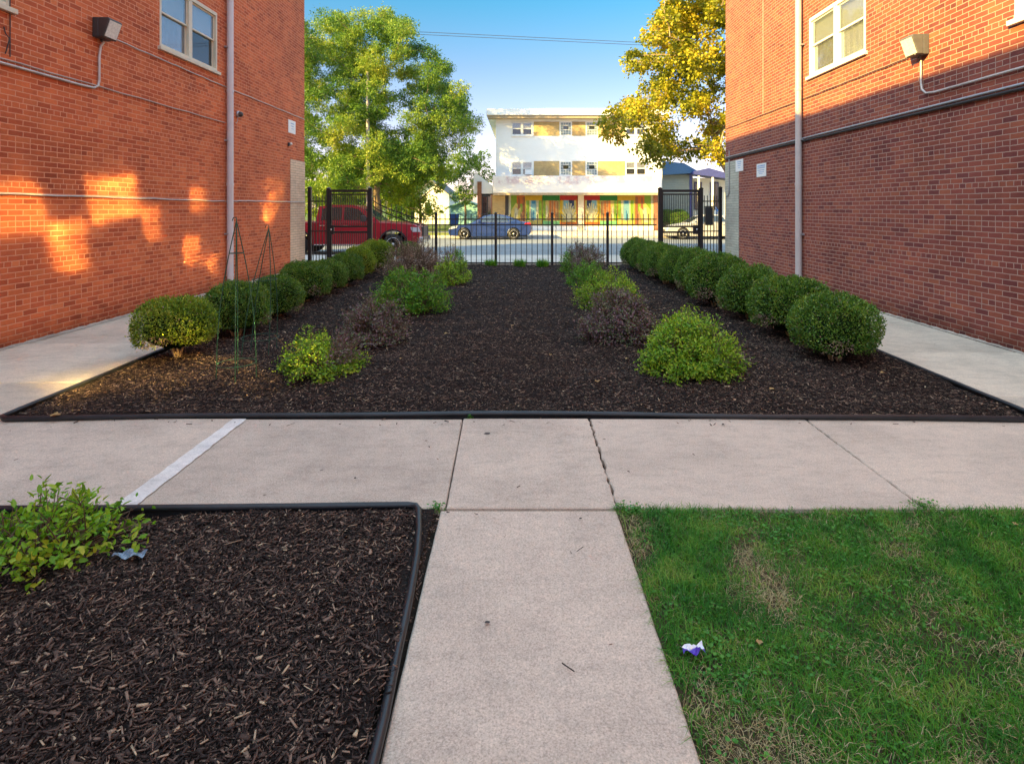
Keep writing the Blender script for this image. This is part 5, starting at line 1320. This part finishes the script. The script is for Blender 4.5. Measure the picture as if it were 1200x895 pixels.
def pickup(loc, ground=-.14):
    root = empty('pickup_truck', (loc[0], loc[1], ground), PI); tag(root, 'red pickup truck parked on the near side of the street behind the left gate', 'pickup truck')
    fx, rx_ = 1.02, 4.65
    lo = [(.12, .42), (.0, .60), (-.02, .85), (.03, 1.08), (.20, 1.17), (.8, 1.22), (1.62, 1.27), (2.2, 1.27), (3.9, 1.27), (4.0, 1.27), (5.75, 1.27), (5.80, 1.0), (5.82, .60), (5.7, .50)]
    lo += [(rx_ + .52, .46)] + arc(rx_, .42, .50, 0, 180) + [(rx_ - .54, .40), (fx + .54, .40)] + arc(fx, .42, .50, 0, 180) + [(fx - .54, .42)]
    loft_body('body', lo, 1.98, M['car_red'], root, inset=.05)
    cb = [(1.55, 1.25), (2.28, 1.80), (2.6, 1.90), (3.5, 1.91), (3.92, 1.84), (3.99, 1.26)]
    cabin(root, cb, 1.80, 1.44, M['car_red'], M['car_glass'], [[(1.92, 1.32), (2.38, 1.72), (2.65, 1.80), (2.92, 1.81), (2.92, 1.32)], [(3.02, 1.32), (3.02, 1.81), (3.50, 1.81), (3.78, 1.75), (3.80, 1.32)]])
    for x in (fx, rx_):
        for s in (-1, 1):
            wheel(root, x, s * .86, .40, s, .26, 6)
            m = MB(); P = arc(x, .42, .50, 0, 180, 16); Q = arc(x, .42, .56, 0, 180, 16)
            ya, yb = s * .96, s * 1.012; k = len(P)
            vs = [(a, ya, b) for a, b in P] + [(a, yb, b) for a, b in P] + [(a, ya, b) for a, b in Q] + [(a, yb, b) for a, b in Q]
            m.add(vs, [(i, i + 1, k + i + 1, k + i) for i in range(k - 1)] + [(k + i, k + i + 1, 3 * k + i + 1, 3 * k + i) for i in range(k - 1)] + [(2 * k + i, 2 * k + i + 1, 3 * k + i + 1, 3 * k + i) for i in range(k - 1)])
            m.build('wheel_arch', M['black_plastic'], root)
    for s in (-1, 1):
        m = MB(); m.prism([(-.01, .88), (.30, .86), (.36, 1.06), (.05, 1.05)], 'y', s * .62, s * .985); m.build('headlight', M['lamp_glass'], root)
        m = MB(); m.box(5.62, 5.815, s * .80, s * .98, .85, 1.2); m.build('tail_light', M['red_lens'], root)
        m = MB(); m.box(2.05, 2.22, s * .96, s * 1.18, 1.27, 1.50); m.build('mirror', M['bronze'], root, bevel=.03)
        for x in (2.72, 3.60):
            m = MB(); m.box(x, x + .2, s * .985, s * 1.01, 1.10, 1.135); m.build('door_handle', M['chrome'], root, bevel=.006)
        m = MB()
        for x in (1.75, 2.97, 3.97): m.box(x, x + .01, s * .984, s * .9925, .50, 1.24)
        m.build('door_gap', M['dark_wire'], root)
        m = MB(); m.box(1.7, 4.0, s * .93, s * 1.02, .37, .41); m.build('running_board', M['chrome'], root)
    m = MB(); m.box(-.05, .04, -.60, .60, .70, 1.06); g_ = m.build('grille', M['bronze'], root, bevel=.02)
    m = MB(); m.box(-.10, .10, -.96, .96, .46, .68); m.build('front_bumper', M['chrome'], root, bevel=.03)
    m = MB(); m.box(.3, 5.6, -.85, .85, .34, .46); m.build('underbody', M['rubber'], root)
pickup((gx(492, 21.6), 21.6 + .99))

# ------------------------------------------------------------ small things on the ground
M['wrap_white'] = worn('white_wrapper', (.80, .80, .82), .4, var=.05); M['wrap_purple'] = worn('purple_wrapper', (.10, .04, .42), .35)
n_ = N('wrapper_print'); f_ = n_.n('SeparateXYZ'); n_.put(f_, 0, n_.obj())
M['wrap'] = n_.end(n_.bsdf(n_.ramp(n_.math('MULTIPLY_ADD', n_.noise(60, 2, .5, n_.obj()), .012, n_.math('ADD', f_.outputs[1], .006)), [(.009, (.07, .03, .40)), (.012, (.82, .82, .85))], 'LINEAR'), .35))
Yw = gy(770); root = empty('candy_wrapper', (gx(812, Yw), Yw, .02), .1); tag(root, 'crumpled purple and white wrapper on the grass beside the narrow path', 'litter')
r_ = random.Random(3); nx, ny = 9, 4; vs = []
for j in range(ny + 1):
    for i in range(nx + 1): vs.append(((i / nx - .5) * .085, (j / ny - .5) * .036 + .004 * math.sin(i), .012 + r_.uniform(-.006, .006) + .008 * math.sin(i * 1.1 + j)))
m = MB(); m.add(vs, [(j * (nx + 1) + i, j * (nx + 1) + i + 1, (j + 1) * (nx + 1) + i + 1, (j + 1) * (nx + 1) + i) for j in range(ny) for i in range(nx)]); m.build('film', M['wrap'], root)
Yw = gy(660); root = empty('plastic_scrap', (gx(152, Yw), Yw, .03)); tag(root, 'bluish clear plastic scrap lying on the near mulch beside the leafy shrub', 'litter')
vs = []
for j in range(5):
    for i in range(9): vs.append(((i / 8 - .5) * .14, (j / 4 - .5) * .06 * (1 - .3 * abs(i / 4 - 1)), .012 + .010 * math.sin(i * 1.3 + j) + r_.uniform(0, .004)))
m = MB(); m.add(vs, [(j * 9 + i, j * 9 + i + 1, (j + 1) * 9 + i + 1, (j + 1) * 9 + i) for j in range(4) for i in range(8)]); m.build('film', worn('bluish_plastic', (.16, .22, .30), .12, 0, .8), root)
M['fallen'] = leaf_mat('fallen_brown_leaves', [(.30, .15, .05), (.42, .24, .09), (.50, .34, .16), (.35, .12, .05)], .6, .15, .2)
def fallen(x, y, z, s, label, group='fallen leaves on the ground'):
    root = empty('fallen_leaf', (x, y, z), random.uniform(0, 6)); tag(root, label, 'leaf', group)
    k = 5; P = []
    for i in range(10):
        a = 2 * PI * i / 10; q = s * (.5 if i % 2 == 0 else .30) * random.uniform(.85, 1.1); P.append((q * math.cos(a), q * math.sin(a), s * .10 * math.sin(2 * a) + s * .12))
    m = MB(); m.add([(0, 0, .004)] + P, [(0, 1 + i, 1 + (i + 1) % 10) for i in range(10)]); m.build('blade', M['fallen'], root)
    m = MB(); m.tube([(0, 0, .006), (-s * .5, s * .1, s * .16)], s * .018, 4); m.build('stalk', M['stump'], root)
Yl = gy(496); fallen(gx(62, Yl), Yl + .02, .05, .085, 'orange brown leaf caught on the black edging at the left corner of the long bed', None)
Yl = gy(757); fallen(gx(890, Yl), Yl, .015, .03, 'small tan leaf lying in the grass to the right of the wrapper', None)
Yl = gy(618); fallen(gx(1191, Yl), Yl, .015, .035, 'reddish leaf in the grass at the right edge near the walk', None)
for (px, py, lb) in ((562, 351, 'dry leaf on the mulch right of the largest bright green shrub'), (590, 340, 'dry leaf on the middle of the bed nearest the fence'), (523, 395, 'dry leaf on the mulch below the largest bright green shrub'),
                 (470, 425, 'dry leaf on the mulch between the two front left shrubs and the bed centre'), (645, 420, 'dry leaf on the open mulch left of the front right lime shrub'), (700, 452, 'dry leaf in the mulch below and left of the front right lime shrub'),
                 (600, 385, 'dry leaf in the very centre of the long bed'), (735, 425, 'dry leaf touching the left foot of the front right lime shrub'), (905, 462, 'dry leaf on the mulch between the lime shrub and the nearest right boxwood'),
                 (1035, 442, 'dry leaf at the right corner of the bed below the nearest boxwood'), (330, 402, 'dry leaf on the mulch beside the tilted wire plant support'), (240, 445, 'dry leaf on the mulch left of the upright wire plant support')):
    Yl = gy(py); fallen(gx(px, Yl), Yl, .04, random.uniform(.045, .075), lb)
M['dark_spot'] = worn('flattened_gum', (.05, .045, .045), .8)
for (px, py, s_, lb) in ((571, 509, .022, 'dark flattened gum spot on the middle slab near the black edging'), (571, 731, .011, 'dark gum spot on the narrow path')):
    Yl = gy(py); m = MB(); m.add([(s_ * (1 + .2 * math.sin(k * 2)) * math.cos(k * PI / 6), s_ * .7 * math.sin(k * PI / 6), 0) for k in range(12)], [tuple(range(12))]); 
    o = m.build('gum_spot', M['dark_spot']); o.location = (gx(px, Yl), Yl, .0075); tag(o, lb, 'gum spot', kind='structure')
